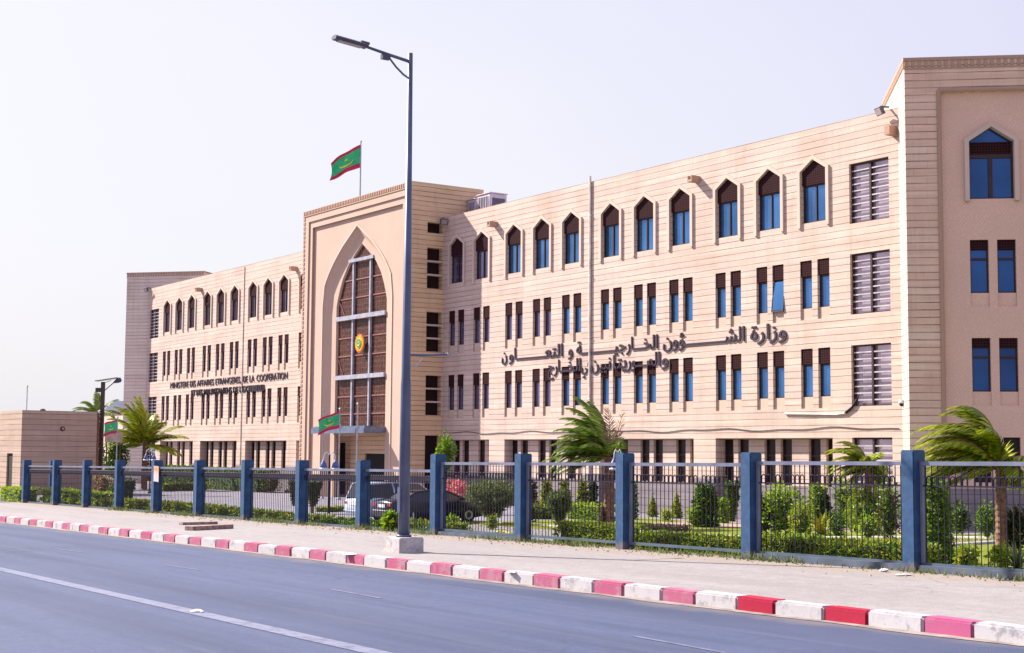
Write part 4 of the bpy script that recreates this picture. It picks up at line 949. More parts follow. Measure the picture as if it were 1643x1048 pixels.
b = MB(); Mh = Matrix.Translation((0, -.92, 9.03)) @ Matrix.Rotation(R(-5), 4, 'X'); b.prism([(-.07, -.03), (.07, -.03), (.10, .01), (.05, .045), (-.05, .045), (-.10, .01)], -.66, 0, 0, Mh); b.box(-.03, .03, -.12, .05, .045, .085, 0, Mh); hd = b.build('lamp_head', M['lamp_dark'], sl_, fixn=True); b = MB(); b.box(-.06, .06, -.58, -.10, -.045, -.031, 0, Mh); b.build('lens', M['lens'], hd)
b = MB(); b.tube([(0, 0, 3.52), (0, .55, 3.54), (0, .98, 3.58)], .022, 6); b.build('side_arm', M['pole'], sl_); b = MB(); b.tube([(0, 0, 3.32), (0, .22, 3.33), (0, .38, 3.50)], .013, 5); b.build('side_brace', M['white_metal'], sl_); b = MB(); b.box(-.05, .05, .86, 1.06, 3.56, 3.60); b.build('side_lamp', M['lens'], sl_)
Q = on_ground(160, 792); k = pxm(Q)
so_ = tag(empty('solar_lamp', Q, YAW), 'old brown post lamp with solar panel, lamp head and box behind the guard house', 'street lamp', 'street lamps')
H = (792-613)/k; Ml = Matrix.Rotation(-math.atan2(RT.x, RT.y)-YAW, 4, 'Z')      # local x -> image right
Ml = Matrix.Rotation(math.atan2(RT.y, RT.x)-YAW, 4, 'Z')
b = MB(); b.box(-.11, .11, -.11, .11, 0, H, 0, Ml); b.build('post', M['rust'], so_); b = MB(); b.box(-.45, .95, -.35, .35, -.02, .02, 0, Ml @ Matrix.Translation((0, 0, H+.12)) @ Matrix.Rotation(R(-9), 4, 'Y')); b.build('solar_panel', M['panel'], so_)
b = MB(); b.box(-.45, -.10, -.12, .12, H-.65, H-.38, 0, Ml); b.build('battery_box', M['rust'], so_); b = MB(); b.tube([Ml @ Vector(p) for p in ((.1, 0, H-.55), (.55, 0, H-.15), (.75, 0, H))], .03, 6); b.tube([Ml @ Vector(p) for p in ((.1, 0, H-.05), (.5, 0, H-.1+.2))], .02, 5); b.build('arm', M['rust'], so_)
b = MB(); Mh = Ml @ Matrix.Translation((.95, 0, H+.10)) @ Matrix.Rotation(R(-25), 4, 'Y'); b.lathe([(.02, -.35), (.10, -.2), (.16, 0), (.17, .1), (.12, .2)], 12, 0, Mh @ Matrix.Rotation(R(90), 4, 'Y')); b.build('lamp_head', M['lamp_dark'], so_, smooth=True)
def garden_lamp(u, v, vt, lab, n=2, spread=.28, ang=None):
    Q = on_ground(u, v); k = pxm(Q); v = pv(Q); H = (v-vt)/k; e = tag(empty('garden_lamp', Q), lab, 'garden lamp', 'garden lamps with bell shades')
    b = MB(); b.tube([(0, 0, 0), (0, 0, H*.97)], [.06, .035], 8); b.lathe([(.12, 0), (.12, .1), (.06, .16)], 10); b.build('post', M['bar'], e)
    dirs = [Vector((RT.x, RT.y, 0)).normalized()*(1 if q else -1) for q in range(n)] if n == 2 else [Vector((math.cos(2.1*q+.4), math.sin(2.1*q+.4), 0)) for q in range(n)]
    for d in dirs:
        b = MB(); pts = [Vector((0, 0, H-.28))+d*spread*(1-math.cos(math.pi*q/6))*.5+Vector((0, 0, .30*math.sin(math.pi*q/6))) for q in range(7)]; b.tube(pts, .02, 6); b.build('hoop_arm', M['hoop'], e)
        b = MB(); Mt = Matrix.Translation(d*spread+Vector((0, 0, H-.62))); b.lathe([(.15, 0), (.14, .10), (.11, .2), (.05, .28), (.03, .36)], 14, 0, Mt); sh = b.build('bell_shade', M['bell'], e, smooth=True); b = MB(); b.lathe([(.16, -.07), (.17, -.02), (.15, .01)], 14, 0, Mt); b.build('globe', M['globe'], sh, smooth=True)
    return e
garden_lamp(527, 836, 727, 'garden lamp with two blue bell shades in front of the portal', 2, .24)
garden_lamp(240, 792, 722, 'garden lamp with a cluster of blue bells by the left palm', 3, .30)
garden_lamp(991, 858, 723, 'garden lamp with white hoop arms half hidden by a fence pillar', 2, .13)
garden_lamp(499, 792, 726, 'small garden lamp with one dark bell left of the flagpoles', 1, .06)

# ------------------------------------------------------------------ flagpoles and sign by the forecourt
for u, v, vt, fl, lab in ((543, 800, 658, (.05, 1.35, 1.0, .55, .10), 'white flagpole with a flag in front of the portal canopy'), (571.5, 800, 650, None, 'bare white flagpole right of the flag by the canopy'), (517, 800, 660, None, 'thin bare flagpole left of the flag by the canopy')):
    Q = on_ground(u, v); flagpole(Q, (pv(Q)-vt)/pxm(Q), lab, .05 if u > 520 else .03, fl)
Q = on_ground(185, 798); flagpole(Q, (798-672)/pxm(Q), 'thin pole with a small green flag beside the guard house', .04, (.05, .85, .80, .25, .08))
Q = on_ground(168, 796); k = pxm(Q); e = tag(empty('sign_board', Q, math.atan2(RT.y, RT.x)), 'plain beige board on two posts under the small flag', 'sign'); z1 = (796-693)/k; z0 = (796-710)/k
b = MB(); b.box(-.1, .95, -.03, .03, z0, z1); b.build('board', M['conc_beige'], e); b = MB(); b.box(0, .06, -.02, .02, 0, z0); b.box(.8, .86, -.02, .02, 0, z0); b.build('post', M['rust'], e)

# ------------------------------------------------------------------ cars
def car(p, rz, paint, lab, suv=False, L=4.35, W=1.74, H=1.42):
    e = tag(empty('parked_car', p, rz), lab, 'car', 'cars parked in the forecourt'); hw = W/2
    roof0, roof1 = (-2.0, .55) if suv else (-.95, .45); deck = .98; rear_top = 1.02 if not suv else 1.0
    st = [(-L/2, .32, .80, .86), (-L/2+.08, .22, .88, .95), (-L/2+.5, .18, .96, 1.0), (-1.0, .17, .96, 1.0), (0, .17, .94, 1.0), (1.0, .17, .92, 1.0), (1.6, .18, .84, .98), (L/2-.12, .24, .72, .93), (L/2, .36, .60, .84)]
    b = MB(); ring = 10
    for x, z0, zt, wf in st:
        w_ = hw*wf; half = [(0, z0), (w_*.86, z0), (w_*.985, z0+.14), (w_, (z0+zt)/2), (w_*.975, zt-.10), (w_*.90, zt-.01), (0, zt+.02)]
        pts = half+[(-y, z) for y, z in half[-2:0:-1]]
        for y, z in pts: b.v.append((x, y, z))
    m = 12
    for i in range(len(st)-1):
        for k in range(m): b.f.append((i*m+k, i*m+(k+1) % m, (i+1)*m+(k+1) % m, (i+1)*m+k)); b.m.append(0)
    b.f.append(tuple(range(m))); b.m.append(0); b.f.append(tuple(range(len(b.v)-1, len(b.v)-m-1, -1))); b.m.append(0)
    b.build('body', paint, e, smooth=True, fixn=True)
    cab = [(-L/2+.12, .93, .93) if suv else (-1.62, .95, .95), (roof0 if not suv else -1.85, H-.06, .80), ((roof0+roof1)/2, H, .82), (roof1, H-.04, .80), (1.32, .90, .93)]
    b = MB()
    for x, zt, wf in cab:
        w0, w1 = hw*.93, hw*wf*(.90 if zt > 1.1 else 1); b.v += [(x, w0, .88), (x, w1, zt-.04), (x, w1*.86, zt), (x, -w1*.86, zt), (x, -w1, zt-.04), (x, -w0, .88)]
    for i in range(4):
        for k in range(5): b.f.append((i*6+k, i*6+k+1, (i+1)*6+k+1, (i+1)*6+k)); b.m.append(0)
    b.build('cabin_glass', M['car_glass'], e, fixn=True)
    b = MB()                                                 # roof skin and pillars
    for i in (1, 2):
        x0, zt0, wf0 = cab[i]; x1, zt1, wf1 = cab[i+1]; b.quad((x0-.05, -hw*wf0*.80, zt0+.012), (x1+.05, -hw*wf1*.80, zt1+.012), (x1+.05, hw*wf1*.80, zt1+.012), (x0-.05, hw*wf0*.80, zt0+.012))
    for s_ in (1, -1):
        for (ia, ib) in ((0, 1), (1, 2), (2, 3), (3, 4)):
            pa_, pb_ = cab[ia], cab[ib]; f = lambda c: Vector((c[0], s_*hw*c[2]*(.88 if c[1] > 1.1 else .97), c[1]-.02)); b.tube([f(pa_), f(pb_)], .042, 5)
        b.tube([(cab[2][0]+.1, s_*hw*.92, .92), (cab[2][0], s_*hw*.76, H-.03)], .04, 5)
    b.build('roof', paint, e, fixn=True)
    for x in (-L/2+.82, L/2-.85):
        for s_ in (1, -1):
            Mw = Matrix.Translation((x, s_*(hw-.10), .31)) @ Matrix.Rotation(R(90), 4, 'X'); b = MB(); b.lathe([(.20, -.09), (.29, -.10), (.315, -.06), (.315, .06), (.29, .10), (.20, .09)], 20, 0, Mw); wh = b.build('wheel', M['tyre'], e, smooth=False, fixn=True); b = MB(); b.lathe([(.03, -.085), (.19, -.095), (.20, 0), (.19, .095), (.03, .085)], 14, 0, Mw); b.build('rim', M['rim'], wh, fixn=True)
    for s_ in (1, -1):
        b = MB(); y0, y1 = sorted((s_*hw*.52, s_*hw*.88)); b.box(-L/2-.005, -L/2+.14, y0, y1, .66, .80); b.build('tail_light', M['tail'], e, bevel=.02)
    b = MB(); b.box(-L/2-.02, -L/2+.05, -.26, .26, .63, .75); b.build('number_plate', M['plate'], e); b = MB(); b.box(-L/2-.05, -L/2+.2, -hw*.84, hw*.84, .36, .50); b.build('rear_bumper', paint, e, bevel=.04); b = MB(); b.box(-L/2-.06, -L/2-.045, -hw*.7, hw*.7, .50, .535); b.build('bumper_trim', M['chrome'], e)
    for s_ in (1, -1):
        b = MB(); y0, y1 = sorted((s_*(hw*.97), s_*(hw*.97+.18))); b.box(.85, .98, y0, y1, .90, 1.02); b.build('side_mirror', paint, e, bevel=.02)
    return e
Q = on_ground(632, 842)
car(Q+Vector((-.86, 2.1, 0)), R(90), M['navy'], 'dark navy sedan parked behind the fence near the street lamp', False, 4.35, 1.70, 1.30)
Q2 = on_ground(583, 838)
car(Q2+Vector((-.90, 2.15, 0)), R(90), M['silver'], 'pale silver blue hatchback parked on the far side of the navy car', True, 4.3, 1.74, 1.56)

# ------------------------------------------------------------------ plants
def leafset(b, rng, p, nrm, L, W, mi=0, bend=.25):
    d = Vector((rng.gauss(0, 1), rng.gauss(0, 1), rng.gauss(0, .8)+.25)); d = (d.normalized()+nrm*.6).normalized()
    s_ = d.cross(Vector((rng.gauss(0, 1), rng.gauss(0, 1), rng.gauss(0, 1)))).normalized(); n_ = d.cross(s_)
    p = Vector(p); q = p+d*(L*.5)+n_*(bend*L*.3); t = p+d*L
    b.add([p, q+s_*W*.5, t, q-s_*W*.5], [(0, 1, 2, 3)], mi)
def bush(name, Q, w_, d_, h, mat, n, leaf_l, label, cat='bush', shape='ellipsoid', core=True, z0=0.0, stem=None, seed=1, group=None, mat2=None, frac2=0.0, aspect=.45, partname='foliage'):
    rng = random.Random(seed); e = tag(empty(name, Q), label, cat, group); b = MB(); a, c, hh = w_/2, d_/2, (h-z0)
    def samp():
        if shape == 'box':
            while True:
                x, y, z = rng.uniform(-1, 1), rng.uniform(-1, 1), rng.uniform(0, 1); f = rng.random()
                if f < .36: z = 1
                elif f < .68: y = -1 if rng.random() < .7 else 1
                elif f < .84: x = rng.choice((-1, 1))
                n_ = Vector((x if abs(x) == 1 else 0, y if abs(y) == 1 else 0, 1 if z == 1 else 0)); return Vector((x*a, y*c, z0+z*hh)), (n_.normalized() if n_.length else Vector((0, 0, 1)))
        th = rng.uniform(0, 2*math.pi)
        if shape == 'cone':
            t = 1-math.sqrt(rng.random()); r_ = (1-t)**.8*(.85+.3*rng.random()); return Vector((a*r_*math.cos(th), c*r_*math.sin(th), z0+hh*t)), Vector((math.cos(th), math.sin(th), .4)).normalized()
        if shape == 'invcone':
            t = rng.random()**.7; r_ = (.35+.65*t)*(.9+.15*rng.random()) if t < .97 else math.sqrt(rng.random()); return Vector((a*r_*math.cos(th), c*r_*math.sin(th), z0+hh*t)), Vector((math.cos(th), math.sin(th), .2)).normalized()
        if shape == 'column':
            t = rng.random(); r_ = (1-.35*t*t)*(.75+.4*rng.random()); return Vector((a*r_*math.cos(th), c*r_*math.sin(th), z0+hh*t)), Vector((math.cos(th), math.sin(th), .3)).normalized()
        u = rng.uniform(-1, 1); r0 = math.sqrt(1-u*u); n_ = Vector((r0*math.cos(th), r0*math.sin(th), u)); lump = 1+.20*math.sin(3.1*th+seed)+.17*math.sin(5*u+2*th+seed*2)+.10*math.sin(7*th+4*u+seed*3); rr = lump*(rng.random()**.28)
        return Vector((a*n_.x*rr, c*n_.y*rr, z0+hh*.5+hh*.5*n_.z*rr)), n_
    for i in range(n):
        p, n_ = samp()
        if p.z < 0: p.z = abs(p.z)*.3
        L = leaf_l*(.5+1.25*rng.random()**1.6); leafset(b, rng, p-n_*L*.3, n_, L, L*aspect, 1 if (mat2 and rng.random() < frac2) else 0)
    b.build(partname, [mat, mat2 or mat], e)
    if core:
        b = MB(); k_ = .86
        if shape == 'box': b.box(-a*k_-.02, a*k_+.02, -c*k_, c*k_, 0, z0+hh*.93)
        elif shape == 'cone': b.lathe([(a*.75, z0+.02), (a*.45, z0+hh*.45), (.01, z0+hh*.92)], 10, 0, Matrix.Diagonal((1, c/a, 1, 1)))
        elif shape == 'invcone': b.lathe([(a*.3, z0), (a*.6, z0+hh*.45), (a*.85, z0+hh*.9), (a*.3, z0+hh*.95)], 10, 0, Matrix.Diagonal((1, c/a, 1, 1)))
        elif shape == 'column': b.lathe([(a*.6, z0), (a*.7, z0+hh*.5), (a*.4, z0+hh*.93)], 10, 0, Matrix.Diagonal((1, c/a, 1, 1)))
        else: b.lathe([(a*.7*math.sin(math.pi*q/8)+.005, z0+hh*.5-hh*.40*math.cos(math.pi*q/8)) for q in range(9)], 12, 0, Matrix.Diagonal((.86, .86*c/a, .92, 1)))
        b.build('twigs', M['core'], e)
    if stem or z0 > .05:
        b = MB(); st = stem or .05
        for q in range(3 if st < .08 else 1): j = rng.uniform(-st, st)*1.2; b.tube([(j*.3, rng.uniform(-st, st)*.3, 0), (j, rng.uniform(-st, st), z0+hh*.35)], [st, st*.6], 6)
        b.build('stem', M['trunk'], e)
    return e
def plant(name, u0, u1, vt, vb, mat, n, ll, label, cat='bush', shape='ellipsoid', vstem=None, depth=1.0, **kw):
    Q = on_ground((u0+u1)/2, vb); k = pxm(Q); w_ = (u1-u0)/k; vb = pv(Q)
    z0 = 0 if vstem is None else (vb-vstem)/k
    return bush(name, Q, w_, w_*depth, (vb-vt)/k, mat, n, ll, label, cat, shape, z0=z0, seed=int(u0*7+vb) % 1000, **kw)
# a hedge that follows the fence between two bearings
def hedge(u0, u1, vb0, vb1, h, dep, mat, n, ll, label, seed, mat2=None, frac2=0, name='hedge', group=None):
    A, B = on_ground(u0, vb0), on_ground(u1, vb1); mid = (A+B)/2; d = B-A; L = d.length
    e = bush(name, mid, L, dep, h, mat, n, ll, label, 'hedge', 'box', seed=seed, mat2=mat2, frac2=frac2, group=group); e.rotation_euler = (0, 0, math.atan2(d.y, d.x)); return e
def fence_hedge(x0, x1, h, dep, mat, n, ll, label, seed, off=.55, **kw):
    xm = (x0+x1)/2; y = yfen(xm)+off+dep/2; Q = Vector((xm, y, base(xm, y)-.02)); e = bush('hedge', Q, x1-x0, dep, h, mat, n, ll, label, 'hedge', 'box', seed=seed, group='low hedges inside the fence', **kw); e.rotation_euler = (0, 0, RZ); return e
fence_hedge(16.9, 19.6, .55, .8, M['leaf_bright'], 1300, .10, 'round bright hedge at the foot of the guard house corner', 11, off=.1)
fence_hedge(20.7, 23.6, .56, .8, M['leaf_bright'], 1300, .10, 'bright green clipped hedge in the panel closest to the guard house', 12)
fence_hedge(23.9, 26.8, .52, .8, M['leaf_bright'], 1300, .10, 'bright green clipped hedge, second panel from the guard house', 13)
for i, (x0, x1, h) in enumerate([(27.2, 30.0, .34), (30.3, 33.2, .34), (33.5, 36.5, .32), (36.8, 39.7, .26), (40.1, 43.0, .22), (43.4, 46.2, .16), (46.6, 49.5, .24)]):
    fence_hedge(x0, x1, h, .7, M['leaf_yellow'] if i != 5 else M['leaf'], 1000, .09, 'low yellowish ground hedge in railing panel number %s from the guard house' % ['three', 'four', 'five', 'six', 'seven', 'eight', 'nine'][i], 20+i, mat2=M['leaf'], frac2=.45)
HX = lambda u: xz(u, .8, -25.75)
fence_hedge(HX(893), HX(988), .40, .75, M['leaf_yellow'], 3600, .075, 'square clipped hedge left of the garden lamp pillar', 41, mat2=M['leaf'], frac2=.55)
fence_hedge(HX(1012), HX(1189), .30, .7, M['leaf_yellow'], 4200, .075, 'long clipped hedge right of the garden lamp pillar', 42, mat2=M['leaf'], frac2=.6)
fence_hedge(HX(1213), HX(1444), .36, .8, M['leaf'], 5200, .075, 'dark clipped hedge in the widest full railing panel', 43, mat2=M['leaf_yellow'], frac2=.4)
hedge(1016, 1100, 852, 856, .26, .9, M['leaf_red'], 1500, .07, 'low maroon ground cover bed behind the long hedge', 44, M['leaf_brown'], .4, name='flower_bed')
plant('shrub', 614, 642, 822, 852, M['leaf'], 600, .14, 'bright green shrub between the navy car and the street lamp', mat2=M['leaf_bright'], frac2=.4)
plant('bougainvillea', 708, 754, 768, 826, M['petal'], 2400, .10, 'round bougainvillea covered in crimson pink blossom', 'flowering shrub', vstem=808, core=False, stem=.05)
plant('bougainvillea', 143, 183, 758, 806, M['petal_orange'], 1300, .13, 'small orange pink bougainvillea near the guard house', 'flowering shrub', mat2=M['leaf'], frac2=.35)
plant('shrub', 172, 196, 774, 808, M['leaf'], 700, .13, 'green shrub beside the orange pink bougainvillea', mat2=M['leaf_dark'], frac2=.5)
plant('conical_shrub', 189, 217, 768, 812, M['leaf_dark'], 1100, .11, 'dark cone shaped bush left of the poster pillar', shape='invcone', group='clipped conical bushes')
plant('conical_shrub', 462, 483, 770, 812, M['leaf_brown'], 1100, .10, 'brownish clipped bush left of the eighth fence pillar', shape='invcone', mat2=M['leaf_dark'], frac2=.6, group='clipped conical bushes', stem=.06)
plant('conical_shrub', 487, 517, 770, 824, M['leaf_brown'], 1500, .09, 'brownish clipped bush right of the eighth fence pillar', shape='invcone', vstem=812, mat2=M['leaf_dark'], frac2=.6, group='clipped conical bushes', stem=.09)
plant('shrub', 424, 450, 752, 782, M['leaf_brown'], 700, .14, 'round reddish brown bush before the left wing', mat2=M['leaf_red'], frac2=.4)
hedge(258, 320, 781, 778, 1.55, 1.2, M['leaf_dark'], 2200, .16, 'tall dark hedge below the left wing, part by the palm', 51, M['leaf'], .45, group='hedges along the left wing')
hedge(322, 432, 779, 774, 1.5, 1.2, M['leaf_dark'], 2600, .16, 'tall dark hedge below the left wing, part by the brown bush', 52, M['leaf'], .45, group='hedges along the left wing')
hedge(250, 330, 789, 786, .5, .8, M['leaf_yellow'], 1000, .14, 'low yellow green flower bed at the left forecourt edge', 53, M['leaf'], .3, name='flower_bed')
hedge(335, 432, 784, 781, .55, .8, M['leaf_yellow'], 1000, .14, 'low yellow flower bed in front of the tall dark hedge', 54, M['leaf_olive'], .5, name='flower_bed')
hedge(515, 552, 822, 820, .22, .8, M['leaf_yellow'], 500, .1, 'small yellow grass bed left of the pale car', 55, M['leaf'], .3, name='flower_bed')
def willow(u0, u1, vt, vb, label):
    Q = on_ground((u0+u1)/2, vb); k = pxm(Q); w_, h = (u1-u0)/k, (vb-vt)/k; e = tag(empty('feathery_bush', Q), label, 'bush'); rng = random.Random(5); b = MB(); st = MB()
    for i in range(420):
        a = rng.uniform(0, 2*math.pi); t = rng.random()**.5; L = h*rng.uniform(.55, 1.02); tip = Vector((math.cos(a)*w_*.5*t, math.sin(a)*w_*.5*t, L*(1-.25*t*t))); mid = Vector((tip.x*.4, tip.y*.4, L*.55))
        pts = [Vector((math.cos(a)*.08, math.sin(a)*.08, 0)), mid, tip]
        if i < 40: st.tube(pts, [.02, .012, .004], 4, 0, False)
        for q in range(22):
            s_ = rng.uniform(.22, 1); p = pts[0].lerp(mid, s_*2) if s_ < .5 else mid.lerp(tip, s_*2-1); leafset(b, rng, p, Vector((tip.x, tip.y, h)).normalized(), rng.uniform(.12, .24), .036, 0)
    b.build('foliage', M['leaf_olive'], e); st.build('stem', M['trunk'], e); return e
willow(742, 838, 762, 842, 'large feathery olive green bush right of the bougainvillea')
willow(876, 918, 786, 842, 'small feathery olive bush behind the square clipped hedge')
for u0, u1, vt, vb, mt, lab in ((838, 862, 774, 826, 'leaf_brown', 'dark reddish climbing column left of the yellowish ones'), (867, 886, 772, 822, 'leaf_yellow', 'yellow green columnar shrub, left one against the wing wall'), (897, 914, 772, 820, 'leaf_yellow', 'thin yellow green columnar shrub between two others'), (926, 942, 772, 826, 'leaf_yellow', 'yellow green columnar shrub beside a dark one'), (943, 958, 774, 824, 'leaf_dark', 'dark columnar shrub left of the palm trunk')):
    plant('columnar_shrub', u0, u1, vt, vb, M[mt], 700, .16, lab, 'shrub', 'column', mat2=M['leaf_dark'], frac2=.35, group='columnar shrubs by the wall')
hedge(838, 884, 832, 833, .5, .9, M['leaf'], 800, .12, 'low green hedge at the foot of the columnar shrubs', 61, M['leaf_brown'], .2)
hedge(920, 976, 832, 836, .62, .9, M['leaf_bright'], 1000, .15, 'broad leaved bright hedge left of the palm trunk', 62, M['leaf'], .4)
plant('small_conifer', 1040, 1055, 792, 828, M['leaf_yellow'], 600, .11, 'small yellowish cone bush, left of the two on the lawn', 'shrub', 'cone', mat2=M['leaf'], frac2=.5, group='small cone bushes')
plant('small_conifer', 1077, 1094, 788, 830, M['leaf_yellow'], 700, .11, 'small yellowish cone bush, right of the two on the lawn', 'shrub', 'cone', mat2=M['leaf'], frac2=.3, group='small cone bushes')
plant('shrub', 1112, 1152, 778, 846, M['leaf'], 1500, .16, 'tall two toned green shrub on the lawn', shape='column', mat2=M['leaf_dark'], frac2=.55)
plant('conical_shrub', 1160, 1188, 772, 834, M['leaf_dark'], 1100, .12, 'dark tapered topiary near the thirteenth fence pillar', shape='invcone', mat2=M['leaf'], frac2=.3, group='clipped conical bushes')
plant('shrub', 1211, 1242, 796, 858, M['leaf_brown'], 1500, .10, 'dark brownish round bush just right of the thirteenth pillar', mat2=M['leaf_dark'], frac2=.5)
plant('shrub', 1218, 1292, 780, 858, M['leaf_bright'], 2600, .14, 'big bright green bush in the widest full railing panel', mat2=M['leaf'], frac2=.4)
plant('conical_shrub', 1310, 1340, 786, 842, M['leaf_dark'], 900, .14, 'small dark pointed shrub behind the striped plant', shape='cone')
plant('topiary_ball', 1328, 1357, 820, 864, M['leaf'], 1800, .065, 'round clipped ball bush in front of the palm', 'topiary', mat2=M['leaf_dark'], frac2=.4)
plant('shrub', 1352, 1432, 782, 862, M['leaf'], 3200, .12, 'wide bushy green shrub under the small palm', mat2=M['leaf_yellow'], frac2=.4)
plant('shrub', 1474, 1528, 772, 908, M['leaf_olive'], 3800, .09, 'tall feathery shrub just right of the nearest pillar', shape='column', mat2=M['leaf'], frac2=.5)
plant('topiary_ball', 1566, 1600, 808, 866, M['leaf'], 2200, .07, 'round clipped bush on a short stem near the palm trunk', 'topiary', vstem=860, mat2=M['leaf_dark'], frac2=.35, stem=.07)
plant('shrub', 1610, 1650, 815, 884, M['leaf_dark'], 1400, .12, 'dark shrub behind the spiky agave at the frame edge', mat2=M['leaf_brown'], frac2=.4)
plant('shrub', 1535, 1560, 880, 914, M['leaf'], 500, .12, 'small low shrub on the lawn beside the nearest pillar', mat2=M['leaf_yellow'], frac2=.5)
plant('round_tree', 699, 729, 698, 824, M['leaf'], 1300, .14, 'small round headed tree against the portal flank', 'tree', vstem=756, stem=.09, partname='crown')
plant('tree', 163, 204, 700, 786, M['leaf_dark'], 1500, .22, 'green leafy tree behind the beige board', 'tree', vstem=775, mat2=M['leaf'], frac2=.5, partname='crown')
MORE = [('shrub', 1296, 1330, 776, 846, 'leaf_bright', 900, .13, 'light green upright shrub behind the striped plant', 'column', 'leaf'), ('shrub', 1264, 1306, 806, 862, 'leaf_yellow', 900, .11, 'low yellow green shrub right of the big bright bush', 'ellipsoid', 'leaf'),
        ('shrub', 1408, 1446, 776, 868, 'leaf', 1200, .12, 'ragged green shrub just left of the nearest pillar', 'ellipsoid', 'leaf_brown'), ('shrub', 1336, 1376, 770, 846, 'leaf', 1100, .13, 'green shrub growing under the blown fronds of the small palm', 'ellipsoid', 'leaf_dark'),
        ('shrub', 1100, 1126, 812, 846, 'leaf_bright', 500, .11, 'small light green shrub left of the tall two toned shrub', 'ellipsoid', 'leaf_yellow'), ('shrub', 1150, 1170, 800, 840, 'leaf', 500, .12, 'narrow green shrub between the tall shrub and the dark topiary', 'column', 'leaf_bright'),
        ('shrub', 1004, 1024, 772, 834, 'leaf_dark', 600, .13, 'narrow dark shrub right of the garden lamp pillar', 'column', 'leaf'), ('shrub', 958, 976, 812, 846, 'leaf_red', 500, .1, 'small maroon shrub beside the palm trunk', 'ellipsoid', 'leaf_brown'),
        ('shrub', 780, 800, 826, 850, 'leaf_yellow', 350, .1, 'small yellow green tuft under the feathery bush', 'ellipsoid', 'leaf'), ('shrub', 716, 738, 826, 852, 'leaf', 350, .12, 'small green plant near the foot of the taller pillar by the lamp', 'ellipsoid', 'leaf_bright'),
        ('shrub', 1524, 1556, 806, 850, 'leaf_dark', 700, .12, 'dark low shrub at the back of the sand bed', 'ellipsoid', 'leaf'), ('shrub', 1536, 1570, 874, 906, 'leaf_bright', 800, .10, 'bright low bush on the lawn below the sand bed', 'ellipsoid', 'leaf_yellow'),
        ('shrub', 1590, 1622, 876, 912, 'leaf_bright', 800, .10, 'bright low bush left of the spiky agave', 'ellipsoid', 'leaf_yellow'), ('shrub', 1060, 1080, 815, 838, 'leaf_bright', 350, .1, 'tiny bright shrub between the two cone bushes', 'ellipsoid', 'leaf_yellow'),
        ('shrub', 838, 866, 806, 838, 'leaf_red', 500, .11, 'low maroon shrub at the left end of the columnar shrubs', 'ellipsoid', 'leaf'), ('shrub', 1376, 1410, 826, 866, 'leaf_bright', 700, .11, 'light green low shrub in front of the wide bushy one', 'ellipsoid', 'leaf')]
for nm, u0, u1, vt, vb, mt, n, ll, lab, shp, m2 in MORE: plant(nm, u0, u1, vt, vb, M[mt], n, ll, lab, shape=shp, mat2=M[m2], frac2=.4)
def agave(u, vb, vt, w_, label, mat, n=34, wid=.07):
    Q = on_ground(u, vb); k = pxm(Q); L = (vb-vt)/k; e = tag(empty('spiky_plant', Q), label, 'plant', 'spiky rosette plants'); rng = random.Random(int(u)); b = MB()
    for i in range(n):
        a = i*2.4; t = .25+1.15*(i/n); d = Vector((math.cos(a)*math.sin(t), math.sin(a)*math.sin(t), math.cos(t))); s_ = Vector((-math.sin(a), math.cos(a), 0)); ll = L*rng.uniform(.85, 1.1); p = d*.03
        b.add([p-s_*wid*.4, p+s_*wid*.4, p+d*ll*.5+s_*wid*.5+Vector((0, 0, .02)), p+d*ll*.5-s_*wid*.5+Vector((0, 0, .02)), p+d*ll-Vector((0, 0, ll*.06*t))], [(0, 1, 2, 3), (3, 2, 4)])
    b.build('leaves', mat, e)
agave(1632, 912, 868, .6, 'spiky pale agave rosette near the frame edge', M['leaf_olive'], 40, .06)
agave(1296, 856, 828, .6, 'pale spiky rosette left of the broad leaved plant', M['leaf_bright'], 30, .06)
agave(1318, 858, 818, .6, 'broad leaved bright green plant beside the ball bush', M['leaf_yellow'], 12, .24)
# grass tufts on the garden lawn: nobody could count them
b = MB(); rng = random.Random(3)
for i in range(26000):
    x = rng.uniform(x_l, 72); y = rng.uniform(max(ygar(x)+.05, -26), -12)
    if rng.random() < .4: y = rng.uniform(ygar(x)+.05, min(-20, ygar(x)+5))
    h = rng.uniform(.04, .11); a = rng.uniform(0, 6.28); d = Vector((math.cos(a), math.sin(a), 0))*.012; p = Vector((x, y, base(x, y)+.01)); b.add([p-d, p+d, p+Vector((rng.gauss(0, .03), rng.gauss(0, .03), h))], [(0, 1, 2)])
tag(b.build('grass', M['leaf_yellow']), 'short yellow green grass growing on the garden lawn', 'grass', kind='stuff')

b = MB(); rng = random.Random(9)                             # weeds and litter of dry grass along the fence foot
for i in range(5200):
    x = rng.uniform(30, 66); c_ = .5+.5*math.sin(x*1.7)*math.sin(x*.63+1)
    if rng.random() > c_*1.1: continue
    y = yfen(x)+rng.gauss(.02, .14); h = rng.uniform(.03, .13)*(.5+c_); a = rng.uniform(0, 6.28); d = Vector((math.cos(a), math.sin(a), 0))*.014; p = Vector((x, y, zroad(x)+.15)); b.add([p-d, p+d, p+Vector((rng.gauss(0, .05), rng.gauss(0, .05), h))], [(0, 1, 2)])
pb = MB()
for i in range(420):
    x = rng.uniform(34, 68); y = yfen(x)-abs(rng.gauss(.12, .45)); r_ = rng.uniform(.008, .035)*(1 if rng.random() < .93 else 1.8); a0 = rng.uniform(0, 6)
    pb.add([(x+r_*rng.uniform(.7, 1.3)*math.cos(a0+k*1.257), y+r_*rng.uniform(.7, 1.3)*math.sin(a0+k*1.257), zroad(x)+.149) for k in range(5)]+[(x+r_*.2, y, zroad(x)+.15+r_*rng.uniform(.6, 1.1))], [(k, (k+1) % 5, 5) for k in range(5)])
